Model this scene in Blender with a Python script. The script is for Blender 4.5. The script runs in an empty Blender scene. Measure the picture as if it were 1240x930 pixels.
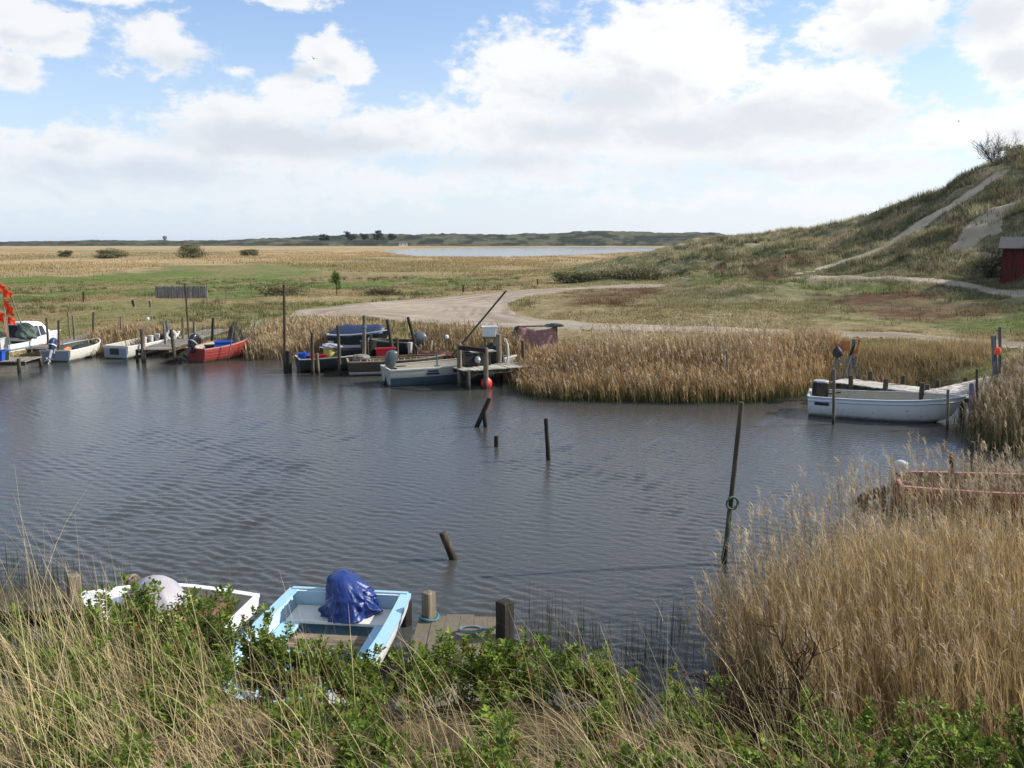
import bpy, bmesh, math, random
import numpy as np
from mathutils import Vector, Matrix, Euler

R = math.radians
rng = np.random.default_rng(7)
random.seed(7)
scene = bpy.context.scene
COL = scene.collection

# ------------------------------------------------------------------ camera
CAM_Z = 5.6
PITCH = R(9.8)
FOC = 1000.0                       # focal length in pixels of a 1240 px wide picture
cam_data = bpy.data.cameras.new('camera')
cam = bpy.data.objects.new('camera', cam_data)
COL.objects.link(cam)
cam.location = (0, 0, CAM_Z)
cam.rotation_euler = (R(90) - PITCH, 0, 0)
cam_data.sensor_width = 36.0
cam_data.lens = 36.0 * FOC / 1240.0
cam_data.clip_start = 0.05
cam_data.clip_end = 20000
scene.camera = cam

# ------------------------------------------------------------------ sun, sky, exposure
SUN_EL, SUN_AZ = R(33), R(82)      # azimuth clockwise from +Y (view direction)
sun_data = bpy.data.lights.new('sun', 'SUN')
sun_data.energy = 4.3
sun_data.angle = R(0.5)
sun_data.color = (1.0, 0.95, 0.87)
sun = bpy.data.objects.new('sun', sun_data)
COL.objects.link(sun)
sun_dir = Vector((math.sin(SUN_AZ) * math.cos(SUN_EL), math.cos(SUN_AZ) * math.cos(SUN_EL), math.sin(SUN_EL)))
sun.rotation_euler = sun_dir.to_track_quat('Z', 'Y').to_euler()
sun.location = (30, 10, 40)

vs = scene.view_settings
vs.view_transform = 'Standard'
vs.look = 'None'
vs.gamma = 1.0
vs.exposure = 0.55
vs.use_curve_mapping = False
SKY_STRENGTH = 0.12


def px_dir(px, py):
    """unit direction of a picture position, used once to lay the place out in world metres"""
    x = (px - 620.0) / FOC
    u = (465.0 - py) / FOC
    cp, sp = math.cos(PITCH), math.sin(PITCH)
    v = Vector((x, cp + u * sp, -sp + u * cp))
    return v.normalized()


def P(px, py, z=0.0):
    """world point at height z"""
    d = px_dir(px, py)
    t = (z - CAM_Z) / d.z
    return Vector((d.x * t, d.y * t, z))


def Q(px, py, y):
    """world point at distance y ahead"""
    d = px_dir(px, py)
    t = y / d.y
    return Vector((d.x * t, y, CAM_Z + d.z * t))


def azel(px, py):
    d = px_dir(px, py)
    return math.atan2(d.x, d.y), math.asin(d.z)


class NT:
    """small helper round a node tree"""
    def __init__(self, tree):
        self.t = tree
        self.n = tree.nodes
        self.l = tree.links

    def node(self, kind, **kw):
        n = self.n.new(kind)
        for k, v in kw.items():
            setattr(n, k, v)
        return n

    def put(self, sock, v):
        if isinstance(v, bpy.types.NodeSocket):
            self.l.new(v, sock)
        elif v is not None:
            sock.default_value = v

    def math(self, op, a, b=None, c=None, clamp=False):
        n = self.node('ShaderNodeMath', operation=op, use_clamp=clamp)
        self.put(n.inputs[0], a)
        self.put(n.inputs[1], b)
        self.put(n.inputs[2], c)
        return n.outputs[0]

    def vmath(self, op, a, b=None):
        n = self.node('ShaderNodeVectorMath', operation=op)
        self.put(n.inputs[0], a)
        self.put(n.inputs[1], b)
        return n.outputs['Value'] if op in ('LENGTH', 'DOT_PRODUCT') else n.outputs[0]

    def noise(self, vec, scale, detail=4, rough=0.55, dist=0.0, dims='3D'):
        n = self.node('ShaderNodeTexNoise', noise_dimensions=dims)
        self.put(n.inputs['Vector'], vec)
        n.inputs['Scale'].default_value = scale
        n.inputs['Detail'].default_value = detail
        n.inputs['Roughness'].default_value = rough
        n.inputs['Distortion'].default_value = dist
        return n.outputs[0]

    def ramp(self, fac, a, b, lo=0.0, hi=1.0, smooth=True):
        n = self.node('ShaderNodeMapRange', interpolation_type='SMOOTHSTEP' if smooth else 'LINEAR')
        self.put(n.inputs[0], fac)
        n.inputs[1].default_value = a
        n.inputs[2].default_value = b
        n.inputs[3].default_value = lo
        n.inputs[4].default_value = hi
        return n.outputs[0]

    def mix(self, fac, a, b, mode='MIX'):
        n = self.node('ShaderNodeMix', data_type='RGBA', blend_type=mode)
        self.put(n.inputs[0], fac)
        for s, v in ((n.inputs[6], a), (n.inputs[7], b)):
            if isinstance(v, (tuple, list)) and len(v) == 3:
                v = (*v, 1.0)
            self.put(s, v)
        return n.outputs[2]


# world: Nishita sky with procedural cumulus clouds
world = bpy.data.worlds.new('World')
scene.world = world
world.use_nodes = True
W = NT(world.node_tree)
W.n.clear()
w_out = W.node('ShaderNodeOutputWorld')
w_bg = W.node('ShaderNodeBackground')
w_bg.inputs[1].default_value = SKY_STRENGTH
W.l.new(w_bg.outputs[0], w_out.inputs[0])
sky = W.node('ShaderNodeTexSky', sky_type='NISHITA')
sky.sun_disc = False
sky.sun_elevation = SUN_EL
sky.sun_rotation = SUN_AZ
sky.altitude = 0
sky.air_density = 1.0
sky.dust_density = 0.6
sky.ozone_density = 2.0
tc = W.node('ShaderNodeTexCoord')
sep = W.node('ShaderNodeSeparateXYZ')
W.l.new(tc.outputs['Generated'], sep.inputs[0])
az = W.math('ARCTAN2', sep.outputs[0], sep.outputs[1])
el = W.math('ARCSINE', sep.outputs[2])
comb = W.node('ShaderNodeCombineXYZ')
W.l.new(az, comb.inputs[0])
W.l.new(el, comb.inputs[1])
comb2 = W.node('ShaderNodeCombineXYZ')
W.l.new(az, comb2.inputs[0])
W.l.new(W.math('MULTIPLY', el, 1.7), comb2.inputs[1])
nA = W.noise(comb2.outputs[0], 9.0, 8, 0.58, 0.3)
nB = W.noise(comb2.outputs[0], 26.0, 6, 0.6, 0.2)
nC = W.noise(comb2.outputs[0], 3.2, 5, 0.55, 0.0)
nD = W.noise(comb2.outputs[0], 70.0, 5, 0.62, 0.1)
nz = W.math('ADD', W.math('MULTIPLY', W.math('SUBTRACT', nA, 0.5), 1.45), W.math('MULTIPLY', W.math('SUBTRACT', nB, 0.5), 1.2))
nz = W.math('ADD', nz, W.math('MULTIPLY', W.math('SUBTRACT', nD, 0.5), 0.5))


def blob(px, py, rx, ry, gain=1.0):
    a, e = azel(px, py)
    s = W.vmath('SUBTRACT', comb.outputs[0], (a, e, 0))
    s = W.vmath('MULTIPLY', s, (FOC / rx, FOC / ry, 0))
    return W.math('MULTIPLY', W.math('SUBTRACT', 1.0, W.vmath('LENGTH', s)), gain)


def blobs(lst, floor):
    acc = floor
    for b in lst:
        n = W.node('ShaderNodeMath', operation='SMOOTH_MAX')
        W.put(n.inputs[0], acc)
        W.put(n.inputs[1], blob(*b))
        n.inputs[2].default_value = 0.25
        acc = n.outputs[0]
    return acc


clouds = [
    (4, 24, 42, 46), (62, 38, 50, 32), (14, 84, 42, 28), (196, 52, 60, 44), (160, 84, 60, 18, .5), (120, -12, 90, 16), (345, -4, 62, 18),
    (402, 76, 56, 38), (366, 116, 80, 34), (290, 86, 40, 9, .4), (300, 152, 150, 46), (470, 165, 160, 40), (120, 182, 130, 34),
    (60, 215, 160, 50), (260, 215, 240, 55), (640, 100, 110, 80), (620, 160, 150, 62), (800, 85, 190, 120), (850, 40, 110, 60),
    (760, 150, 200, 80), (960, 140, 170, 80), (1030, 110, 80, 50), (1060, 25, 120, 50), (1225, 30, 75, 60), (1225, 85, 40, 40), (1150, 158, 65, 36),
    (1230, 160, 60, 40), (700, 205, 260, 40, .7), (1000, 200, 230, 40, .7), (480, 222, 260, 34, .6), (860, 245, 330, 28, .5), (200, 240, 240, 24, .5),
]
floor_m = W.math('ADD', -1.2, W.ramp(nC, 0.44, 0.64, 0.0, 1.0))
front = W.ramp(sep.outputs[1], 0.55, 0.80)                 # away from the modelled view the cover is a loose scatter
floor_m = W.math('ADD', floor_m, W.math('MULTIPLY', front, -0.8))
high = W.ramp(el, 0.265, 0.40, 0.0, 1.25)                     # unseen broken cloud overhead, added to grey and brighten the water's reflection
floor_m = W.math('ADD', floor_m, high)
cover = W.math('ADD', blobs(clouds, floor_m), nz)
dens = W.ramp(cover, 0.10, 0.50)
greys = [(735, 118, 110, 32), (690, 160, 120, 26), (940, 148, 150, 34), (820, 162, 120, 26), (330, 168, 150, 26), (1085, 48, 60, 24),
         (1190, 22, 60, 26), (1232, 75, 34, 22), (420, 175, 130, 20), (180, 210, 180, 22, .8), (620, 195, 160, 20, .7), (370, 88, 40, 12, .8),
         (205, 72, 50, 14, .7), (900, 205, 260, 18, .6)]
gm = W.math('ADD', blobs(greys, -1.0), W.math('MULTIPLY', nz, 0.9))
grey = W.ramp(gm, -0.25, 0.9, 0.0, 0.85)
grey = W.math('MAXIMUM', grey, W.ramp(el, 0.38, 0.7, 0.0, 0.95))
S = 0.70 / SKY_STRENGTH             # cloud radiance against the exposure
rightness = W.ramp(az, -0.6, 0.5)
white = W.mix(rightness, (0.90 * S, 0.92 * S, 0.95 * S), (1.0 * S, 1.0 * S, 1.0 * S))
shade = W.mix(rightness, (0.58 * S, 0.65 * S, 0.75 * S), (0.70 * S, 0.75 * S, 0.82 * S))
# self-shading of the cumulus: compare the cover with the cover a little nearer the sun
off = W.vmath('ADD', comb2.outputs[0], (0.014, 0.028, 0))
nS1 = W.noise(comb2.outputs[0], 9.0, 3, 0.5, 0.3)
nS2 = W.noise(off, 9.0, 3, 0.5, 0.3)
emb = W.math('SUBTRACT', nS2, nS1)
grey = W.math('MAXIMUM', W.math('MULTIPLY', grey, 0.85), W.math('MULTIPLY', W.ramp(emb, -0.03, 0.14, 0.0, 0.62), W.ramp(cover, 0.35, 1.0)))
grey = W.math('MAXIMUM', grey, W.ramp(el, 0.32, 0.75, 0.0, 0.55))
ccol = W.mix(grey, white, shade)
# thin bright veil towards the horizon
veil = W.ramp(el, 0.0, 0.26, 0.86, 0.18)
veil_c = W.mix(rightness, (0.72 * S, 0.81 * S, 0.92 * S), (0.86 * S, 0.90 * S, 0.97 * S))
blue = W.mix(1.0, sky.outputs[0], (0.88, 0.99, 1.12), 'MULTIPLY')
base_sky = W.mix(veil, blue, veil_c)
low = W.ramp(el, 0.005, 0.12, 0.25, 1.0)
final = W.mix(W.math('MULTIPLY', dens, low), base_sky, ccol)
W.l.new(final, w_bg.inputs[0])
world.cycles.sampling_method = 'MANUAL'
world.cycles.sample_map_resolution = 512

# ------------------------------------------------------------------ numpy noise
def _hash(ix, iy, seed):
    h = (ix.astype(np.int64) * 374761393 + iy.astype(np.int64) * 668265263 + seed * 974634721) & 0xFFFFFFFF
    h = ((h ^ (h >> 13)) * 1274126177) & 0xFFFFFFFF
    return ((h ^ (h >> 16)) & 0xFFFF) / 65535.0


def vnoise(x, y, seed=0):
    x = np.asarray(x, float); y = np.asarray(y, float)
    ix = np.floor(x); iy = np.floor(y)
    fx = x - ix; fy = y - iy
    fx = fx * fx * (3 - 2 * fx); fy = fy * fy * (3 - 2 * fy)
    a = _hash(ix, iy, seed); b = _hash(ix + 1, iy, seed)
    c = _hash(ix, iy + 1, seed); d = _hash(ix + 1, iy + 1, seed)
    return (a * (1 - fx) + b * fx) * (1 - fy) + (c * (1 - fx) + d * fx) * fy


def fbm(x, y, seed=0, octv=4, gain=0.5):
    s = 0.0; a = 1.0; t = 0.0
    for o in range(octv):
        s = s + a * vnoise(np.asarray(x) * 2 ** o, np.asarray(y) * 2 ** o, seed + o * 17)
        t += a; a *= gain
    return s / t


def sstep(x, a, b):
    t = np.clip((x - a) / (b - a), 0, 1)
    return t * t * (3 - 2 * t)


# ------------------------------------------------------------------ shape of the land
SHORE = [(-60, 34.5), (-26, 36.0)] + [tuple(P(a, b)[:2]) for a, b in (
    (0, 447), (60, 436), (120, 431), (200, 430), (310, 433), (345, 430), (420, 437), (470, 440), (520, 446), (575, 455), (625, 470), (690, 478),
    (760, 480), (850, 482), (930, 480), (985, 473), (1040, 470), (1110, 472), (1165, 482), (1180, 502), (1178, 530), (1200, 556))] + \
    [(14.5, 20.5), (16.5, 16.5), (13.0, 14.2), (8.6, 13.0), (5.2, 12.0), (3.4, 10.4), (2.2, 8.8), (0.5, 8.2), (-3.0, 8.2), (-6.0, 8.7), (-10, 9.5), (-30, 12), (-60, 14)]
SHORE = np.array([[float(a), float(b)] for a, b in SHORE])


def inside_poly(x, y, poly):
    r = np.zeros(np.shape(x), bool)
    n = len(poly)
    for i in range(n):
        x0, y0 = poly[i]; x1, y1 = poly[(i + 1) % n]
        if y0 == y1:
            continue
        c = ((y0 > y) != (y1 > y)) & (x < (x1 - x0) * (y - y0) / (y1 - y0) + x0)
        r ^= c
    return r


def dist_poly(x, y, poly, closed=True):
    d = np.full(np.shape(x), 1e9)
    n = len(poly)
    for i in range(n if closed else n - 1):
        x0, y0 = poly[i]; x1, y1 = poly[(i + 1) % n]
        vx, vy = x1 - x0, y1 - y0
        L = vx * vx + vy * vy + 1e-12
        t = np.clip(((x - x0) * vx + (y - y0) * vy) / L, 0, 1)
        d = np.minimum(d, np.hypot(x - x0 - t * vx, y - y0 - t * vy))
    return d


def sd_shore(x, y):
    d = dist_poly(x, y, SHORE)
    return np.where(inside_poly(x, y, SHORE), -d, d)


LAKE_Z = 0.12
LAKE = np.array([tuple(P(a, b, LAKE_Z)[:2]) for a, b in ((462, 303.5), (520, 301), (600, 299.8), (700, 299.2), (780, 299.6), (818, 301.2), (775, 305.2), (715, 308.5), (610, 312.5), (520, 312.3), (480, 308))])

CTRL = []          # (azimuth, ln distance, height)


def cz(px, d, z):
    CTRL.append((math.atan((px - 620) / FOC), math.log(d), z))


def cp(px, py, d):
    q = Q(px, py, d)
    CTRL.append((math.atan2(q.x, q.y), math.log(math.hypot(q.x, q.y)), q.z))


for a in (-1400, -600, -200, 100, 300):
    for d in (30, 45, 70, 110, 180, 300):
        cz(a, d, 0.5)
for a in (-1400, -600, -200, 100, 300, 450, 600, 700, 800):
    for d in (500, 900, 2000, 6000):
        cz(a, d, 0.3)
for a in (1000, 1300, 2200):
    for d in (2000, 6000):
        cz(a, d, 0.5)
for a in (450, 550):
    for d in (34, 45, 70, 110, 180, 300):
        cz(a, d, 0.6)
for a in (660, 720, 800):
    for d in (180, 300):
        cz(a, d, 0.4)
cp(700, 372, 56); cp(640, 352, 80); cp(800, 345, 86); cp(750, 323, 100); cp(700, 341, 92); cp(660, 336, 104); cp(900, 347, 64); cp(1000, 352, 62)
cp(900, 366, 56); cp(850, 385, 48); cp(780, 392, 46.5); cp(700, 393, 47); cp(1000, 403, 42); cp(1100, 408, 39); cp(1240, 417, 36); cp(1240, 385, 43); cp(1100, 385, 46)
cp(1240, 352, 51); cp(1100, 339, 60); cp(970, 333, 74); cp(1225, 343, 55); cp(1150, 307, 68); cp(1060, 318, 74); cp(1000, 325, 78); cp(965, 330, 76)
cp(1240, 300, 64); cp(1240, 245, 75); cp(1240, 182, 90); cp(1180, 213, 92); cp(1100, 248, 98); cp(1050, 265, 104); cp(1000, 275.5, 110); cp(940, 282, 118); cp(880, 289, 128)
cp(850, 292, 140); cp(830, 300, 150); cp(1150, 260, 80); cp(1080, 290, 84); cp(1000, 305, 92); cp(900, 310, 98); cp(820, 312, 112)
cz(1240, 110, 13.5); cz(1180, 120, 9); cz(1100, 140, 6); cz(1000, 180, 4); cz(900, 220, 2); cz(1240, 200, 6)
cz(1240, 30, 0.85); cz(1240, 22, 0.6); cz(1000, 33, 0.7); cz(800, 35, 0.6); cz(700, 40, 0.65); cz(1500, 36, 1.4); cz(1500, 50, 3.2); cz(1500, 70, 13); cz(1500, 90, 18)
cz(1500, 130, 15); cz(2200, 40, 2); cz(2200, 60, 8); cz(2200, 90, 18); cz(2200, 25, 1.2); cz(1500, 24, 0.8); cz(1400, 300, 3); cz(2200, 300, 8)
CT = np.array(CTRL)
AZS = 2.6


def _k(r):
    return r


_A = np.stack([CT[:, 0] * AZS, CT[:, 1]], 1)
_D = np.sqrt(((_A[:, None] - _A[None]) ** 2).sum(-1))
_N = len(CT)
_M = np.zeros((_N + 3, _N + 3))
_M[:_N, :_N] = _k(_D) + np.eye(_N) * -0.004
_M[:_N, _N] = 1; _M[_N, :_N] = 1
_M[:_N, _N + 1:] = _A; _M[_N + 1:, :_N] = _A.T
_rhs = np.concatenate([CT[:, 2], np.zeros(3)])
_W = np.linalg.solve(_M, _rhs)


def base_h(x, y):
    a = np.arctan2(x, y) * AZS
    l = np.log(np.maximum(np.hypot(x, y), 12.0))
    a = np.clip(a, -1.5 * AZS, 1.5 * AZS)
    h = _W[_N] + _W[_N + 1] * a + _W[_N + 2] * l
    for i in range(_N):
        h = h + _W[i] * np.hypot(a - _A[i, 0], l - _A[i, 1])
    return h


def hill_zone(x, y):
    """1 on the dune hill and the rough ground on its foot"""
    h = base_h(x, y)
    return sstep(h, 1.1, 3.2)


DP_Y = np.array([-40, -6, 0, 2.5, 4.0, 5.5, 6.5, 7.4, 8.1, 8.8, 13])
DP_Z = np.array([6.0, 4.2, 4.0, 3.3, 2.72, 2.08, 1.38, 0.66, 0.18, -0.5, -1.6])


def dune_h(x, y):
    return np.interp(y, DP_Y, DP_Z) - 0.075 * np.clip(x, -8, 9) * sstep(y, 0, 3) + 0.13 * np.exp(-((x + 2.7) / 1.15) ** 2 - ((y - 5.7) / 0.9) ** 2) + 0.30 * np.exp(-((x - .1) / 1.0) ** 2 - ((y - 5.8) / 0.9) ** 2) + 0.09 * np.exp(-((x + 1.4) / 0.8) ** 2 - ((y - 5.7) / 0.8) ** 2)


def height(x, y, micro=True):
    x = np.asarray(x, float); y = np.asarray(y, float)
    b = np.maximum(base_h(x, y), 0.22)
    d = np.hypot(x, y)
    if micro:
        keep_ = 1 - 0.85 * road_flat(x, y)
        hz = sstep(b, 1.1, 3.0) * sstep(d, 30, 45)
        b = b + hz * ((fbm(x / 7, y / 7, 3, 4) - 0.5) * 2.1 + (fbm(x / 2.2, y / 2.2, 9, 3) - 0.5) * 1.45) * keep_
        mz = sstep(d, 26, 34) * (1 - hz)
        b = b + mz * (fbm(x / 5, y / 5, 5, 4) - 0.5) * 0.34 * sstep(y, 20, 26) * keep_
    sd = sd_shore(x, y)
    w = sstep(sd, -0.5, 2.6)
    land = b * w + (1 - w) * (-0.12) + np.clip(sd, -1.5, 0) * 0.5
    far = sstep(d, 500, 1500)
    out = land
    near = dune_h(x, y)
    if micro:
        near = near + (fbm(x / 1.3, y / 1.3, 21, 4) - 0.5) * 0.35 * sstep(-sd, -6, 0.5) * 0 + (fbm(x / 1.3, y / 1.3, 21, 4) - 0.5) * 0.22
    sel = sstep(y, 10.5, 14.5)
    nearm = np.maximum(near, np.where(sd > 0, 0.12, -0.6) * 1.0)
    out = np.where(y < 14.5, nearm * (1 - sel) + out * sel, out)
    # the far lake bed
    ld = dist_poly(x, y, LAKE)
    li = inside_poly(x, y, LAKE)
    out = np.where(li, LAKE_Z - 0.5, out)
    out = np.where(~li & (ld < 12), np.minimum(out, LAKE_Z + 0.05 + ld * 0.03), out)
    return out


def hit(px, py, n=700):
    """where the line of sight of a picture position meets the land (world metres)"""
    px = np.atleast_1d(np.asarray(px, float)); py = np.atleast_1d(np.asarray(py, float))
    x = (px - 620.0) / FOC; u = (465.0 - py) / FOC
    cpp, spp = math.cos(PITCH), math.sin(PITCH)
    dx, dy, dz = x, cpp + u * spp, -spp + u * cpp
    res = np.full((len(px), 3), np.nan)
    done = np.zeros(len(px), bool)
    prev = np.full(len(px), 1e9); pt = np.zeros(len(px))
    for t in np.geomspace(14, 900, n):
        g = np.maximum(height(dx * t, dy * t, False), 0.0)
        f = CAM_Z + dz * t - g
        new = (~done) & (f <= 0)
        if new.any():
            k = np.where(new, np.clip(prev / np.maximum(prev - f, 1e-9), 0, 1), 0)
            tt = pt + (t - pt) * k
            res[new] = np.stack([dx * tt, dy * tt, CAM_Z + dz * tt], 1)[new]
            done |= new
        prev = f; pt = np.full(len(px), t)
    return res


def hit1(px, py):
    return Vector(hit([px], [py], 300)[0])


def world_poly(pts):
    a = np.array(pts, float)
    h = hit(a[:, 0], a[:, 1], 300)
    return h[~np.isnan(h[:, 0])][:, :2]



ROAD_PX = {
    'gravel_road': [(350, 377), (420, 369), (500, 363), (570, 357), (640, 351), (730, 346.5), (800, 344.2), (815, 346), (760, 349), (690, 352), (640, 359), (618, 368),
                    (622, 380), (660, 387), (720, 391), (800, 394.5), (900, 397), (1000, 400), (1120, 405), (1245, 413.5), (1400, 426), (1400, 439), (1245, 423), (1120, 413), (1000, 408),
                    (900, 405), (800, 402), (700, 401), (620, 398), (560, 395), (500, 391), (440, 385), (390, 384), (350, 383)],
    'gravel_path': [(975, 332), (1020, 333), (1100, 335), (1170, 340.5), (1245, 349), (1400, 366), (1400, 382), (1245, 361), (1170, 349), (1100, 341.5), (1020, 338), (980, 337)],
    'sand_path': [(960, 331), (990, 323.5), (1030, 311.5), (1060, 301.5), (1082, 289), (1102, 272), (1138, 253), (1168, 235), (1198, 214.5), (1220, 203), (1224, 206), (1204, 219), (1176, 239), (1148, 257),
                  (1116, 276), (1096, 288), (1072, 301), (1038, 313), (1000, 325), (968, 332)],
    'sand_slope': [(1140, 304), (1165, 284), (1190, 262), (1205, 248), (1245, 231), (1300, 215), (1300, 236), (1245, 249), (1225, 268), (1208, 287), (1170, 298)],
}
ROADW = {}

for _k_ in ROAD_PX:
    ROADW[_k_] = world_poly(ROAD_PX[_k_])
FLATTEN = True


def road_flat(x, y):
    """1 on and beside a road, where the ground is trodden level"""
    m = np.zeros(np.shape(x))
    for k, reach in (('gravel_road', 1.5), ('gravel_path', 2.5), ('sand_path', 1.2)):
        p = ROADW[k]
        lo = p.min(0) - 4; hi = p.max(0) + 4
        sel = (x > lo[0]) & (x < hi[0]) & (y > lo[1]) & (y < hi[1])
        if sel.any():
            xs, ys = x[sel], y[sel]
            s_ = np.where(inside_poly(xs, ys, p), -1, 1) * dist_poly(xs, ys, p)
            w = np.maximum(m[sel], 1 - sstep(s_, 0.0, reach))
            m[sel] = w
    return m


# ------------------------------------------------------------------ mesh helpers
def mesh_np(name, verts, faces_list, mat=None, colors=None, smooth=False, parent=None, mats=None, mat_idx=None, uv=None):
    """faces_list: arrays (n,3) or (n,4)"""
    me = bpy.data.meshes.new(name)
    verts = np.asarray(verts, np.float32)
    me.vertices.add(len(verts))
    me.vertices.foreach_set('co', verts.ravel())
    loops = []; starts = []; tot = 0
    for f in faces_list:
        f = np.asarray(f, np.int32)
        if len(f) == 0:
            continue
        k = f.shape[1]
        loops.append(f.ravel())
        starts.append(np.arange(len(f), dtype=np.int32) * k + tot)
        tot += f.size
    loops = np.concatenate(loops); starts = np.concatenate(starts)
    me.loops.add(tot)
    me.loops.foreach_set('vertex_index', loops)
    me.polygons.add(len(starts))
    me.polygons.foreach_set('loop_start', starts)
    if mat_idx is not None:
        me.polygons.foreach_set('material_index', np.asarray(mat_idx, np.int32))
    me.polygons.foreach_set('use_smooth', np.full(len(starts), smooth, bool))
    me.update(calc_edges=True)
    if colors is not None:
        at = me.color_attributes.new('col', 'FLOAT_COLOR', 'POINT')
        c = np.ones((len(verts), 4), np.float32)
        c[:, :3] = colors
        at.data.foreach_set('color', c.ravel())
    o = bpy.data.objects.new(name, me)
    COL.objects.link(o)
    if mat is not None:
        me.materials.append(mat)
    for m in (mats or []):
        me.materials.append(m)
    if parent is not None:
        o.parent = parent
    return o


def tag(o, label=None, cat=None, group=None, kind=None):
    for k, v in (('label', label), ('category', cat), ('group', group), ('kind', kind)):
        if v:
            o[k] = v
    return o


def new_mat(name):
    m = bpy.data.materials.new(name)
    m.use_nodes = True
    t = NT(m.node_tree)
    b = m.node_tree.nodes['Principled BSDF']
    return m, t, b


def mat_paint(name, col, rough=0.5, var=0.12, dirt=0.25, scale=6.0, bump=0.0, dirt_col=(0.13, 0.11, 0.08), spec=0.4, algae=0.0):
    """painted or moulded surface with uneven tone, grime and scuffs"""
    m, t, b = new_mat(name)
    co = t.node('ShaderNodeTexCoord').outputs['Object']
    n1 = t.noise(co, scale, 5, 0.6)
    n2 = t.noise(co, scale * 4.5, 5, 0.7)
    n3 = t.noise(co, scale * 0.45, 3, 0.5)
    dark = tuple(c * (1 - var * 1.6) for c in col); lite = tuple(min(1, c * (1 + var)) for c in col)
    c = t.mix(n1, dark, lite)
    fac = t.math('MULTIPLY', t.ramp(n2, 0.5, 0.78, 0, 1), t.ramp(n3, 0.35, 0.7, 0.25, 1))
    c = t.mix(t.math('MULTIPLY', fac, dirt * 1.6, clamp=True), c, dirt_col)
    if algae:                                            # growth and rust runs above the waterline
        geo = t.node('ShaderNodeNewGeometry'); sp = t.node('ShaderNodeSeparateXYZ')
        t.l.new(geo.outputs['Position'], sp.inputs[0])
        st = t.noise(t.vmath('MULTIPLY', co, (11, 11, .7)), 1.0, 4, .6)
        z = t.math('ADD', sp.outputs[2], t.math('MULTIPLY', t.math('SUBTRACT', n1, .5), .12))
        c = t.mix(t.ramp(z, .03, .15, .9 * algae, 0), c, (.045, .05, .022))
        c = t.mix(t.math('MULTIPLY', t.ramp(st, .55, .75, 0, .5 * algae), t.ramp(z, .1, .7, 1, .25)), c, (.16, .12, .075))
    t.l.new(c, b.inputs['Base Color'])
    t.l.new(t.ramp(n2, 0.3, 0.75, rough * 0.8, min(1, rough * 1.3)), b.inputs['Roughness'])
    b.inputs['Specular IOR Level'].default_value = spec
    if bump:
        bn = t.node('ShaderNodeBump')
        bn.inputs['Strength'].default_value = bump
        bn.inputs['Distance'].default_value = 0.02
        t.l.new(n2, bn.inputs['Height'])
        t.l.new(bn.outputs[0], b.inputs['Normal'])
    return m


def mat_wood(name, col, rough=0.85, wet=True, grain=14.0, axis=2):
    """weathered timber: grain along the axis, cracks, green algae and a wet band where it stands in the water"""
    m, t, b = new_mat(name)
    tcn = t.node('ShaderNodeTexCoord')
    sc = [grain, grain, grain]; sc[axis] = grain * 0.07
    v = t.vmath('MULTIPLY', tcn.outputs['Object'], tuple(sc))
    oi = t.node('ShaderNodeObjectInfo')
    v2 = t.vmath('ADD', v, oi.outputs['Location'])
    g = t.noise(v2, 1.0, 6, 0.65, 0.6)
    p = t.noise(tcn.outputs['Object'], 3.0, 4, 0.6)
    dark = tuple(c * 0.35 for c in col); lite = tuple(min(1, c * 1.35) for c in col)
    c = t.mix(t.ramp(g, 0.3, 0.7), dark, lite)
    c = t.mix(t.ramp(p, 0.48, 0.72, 0, 0.55), c, (0.055, 0.065, 0.03))
    if wet:
        geo = t.node('ShaderNodeNewGeometry')
        sp = t.node('ShaderNodeSeparateXYZ')
        t.l.new(geo.outputs['Position'], sp.inputs[0])
        z = t.math('ADD', sp.outputs[2], t.math('MULTIPLY', t.math('SUBTRACT', p, 0.5), 0.3))
        wf = t.ramp(z, 0.08, 0.32, 0.85, 0.0)
        c = t.mix(wf, c, (0.018, 0.018, 0.012))
    t.l.new(c, b.inputs['Base Color'])
    b.inputs['Roughness'].default_value = rough
    b.inputs['Specular IOR Level'].default_value = 0.25
    bn = t.node('ShaderNodeBump')
    bn.inputs['Strength'].default_value = 0.55
    bn.inputs['Distance'].default_value = 0.012
    t.l.new(g, bn.inputs['Height'])
    t.l.new(bn.outputs[0], b.inputs['Normal'])
    return m


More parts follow.
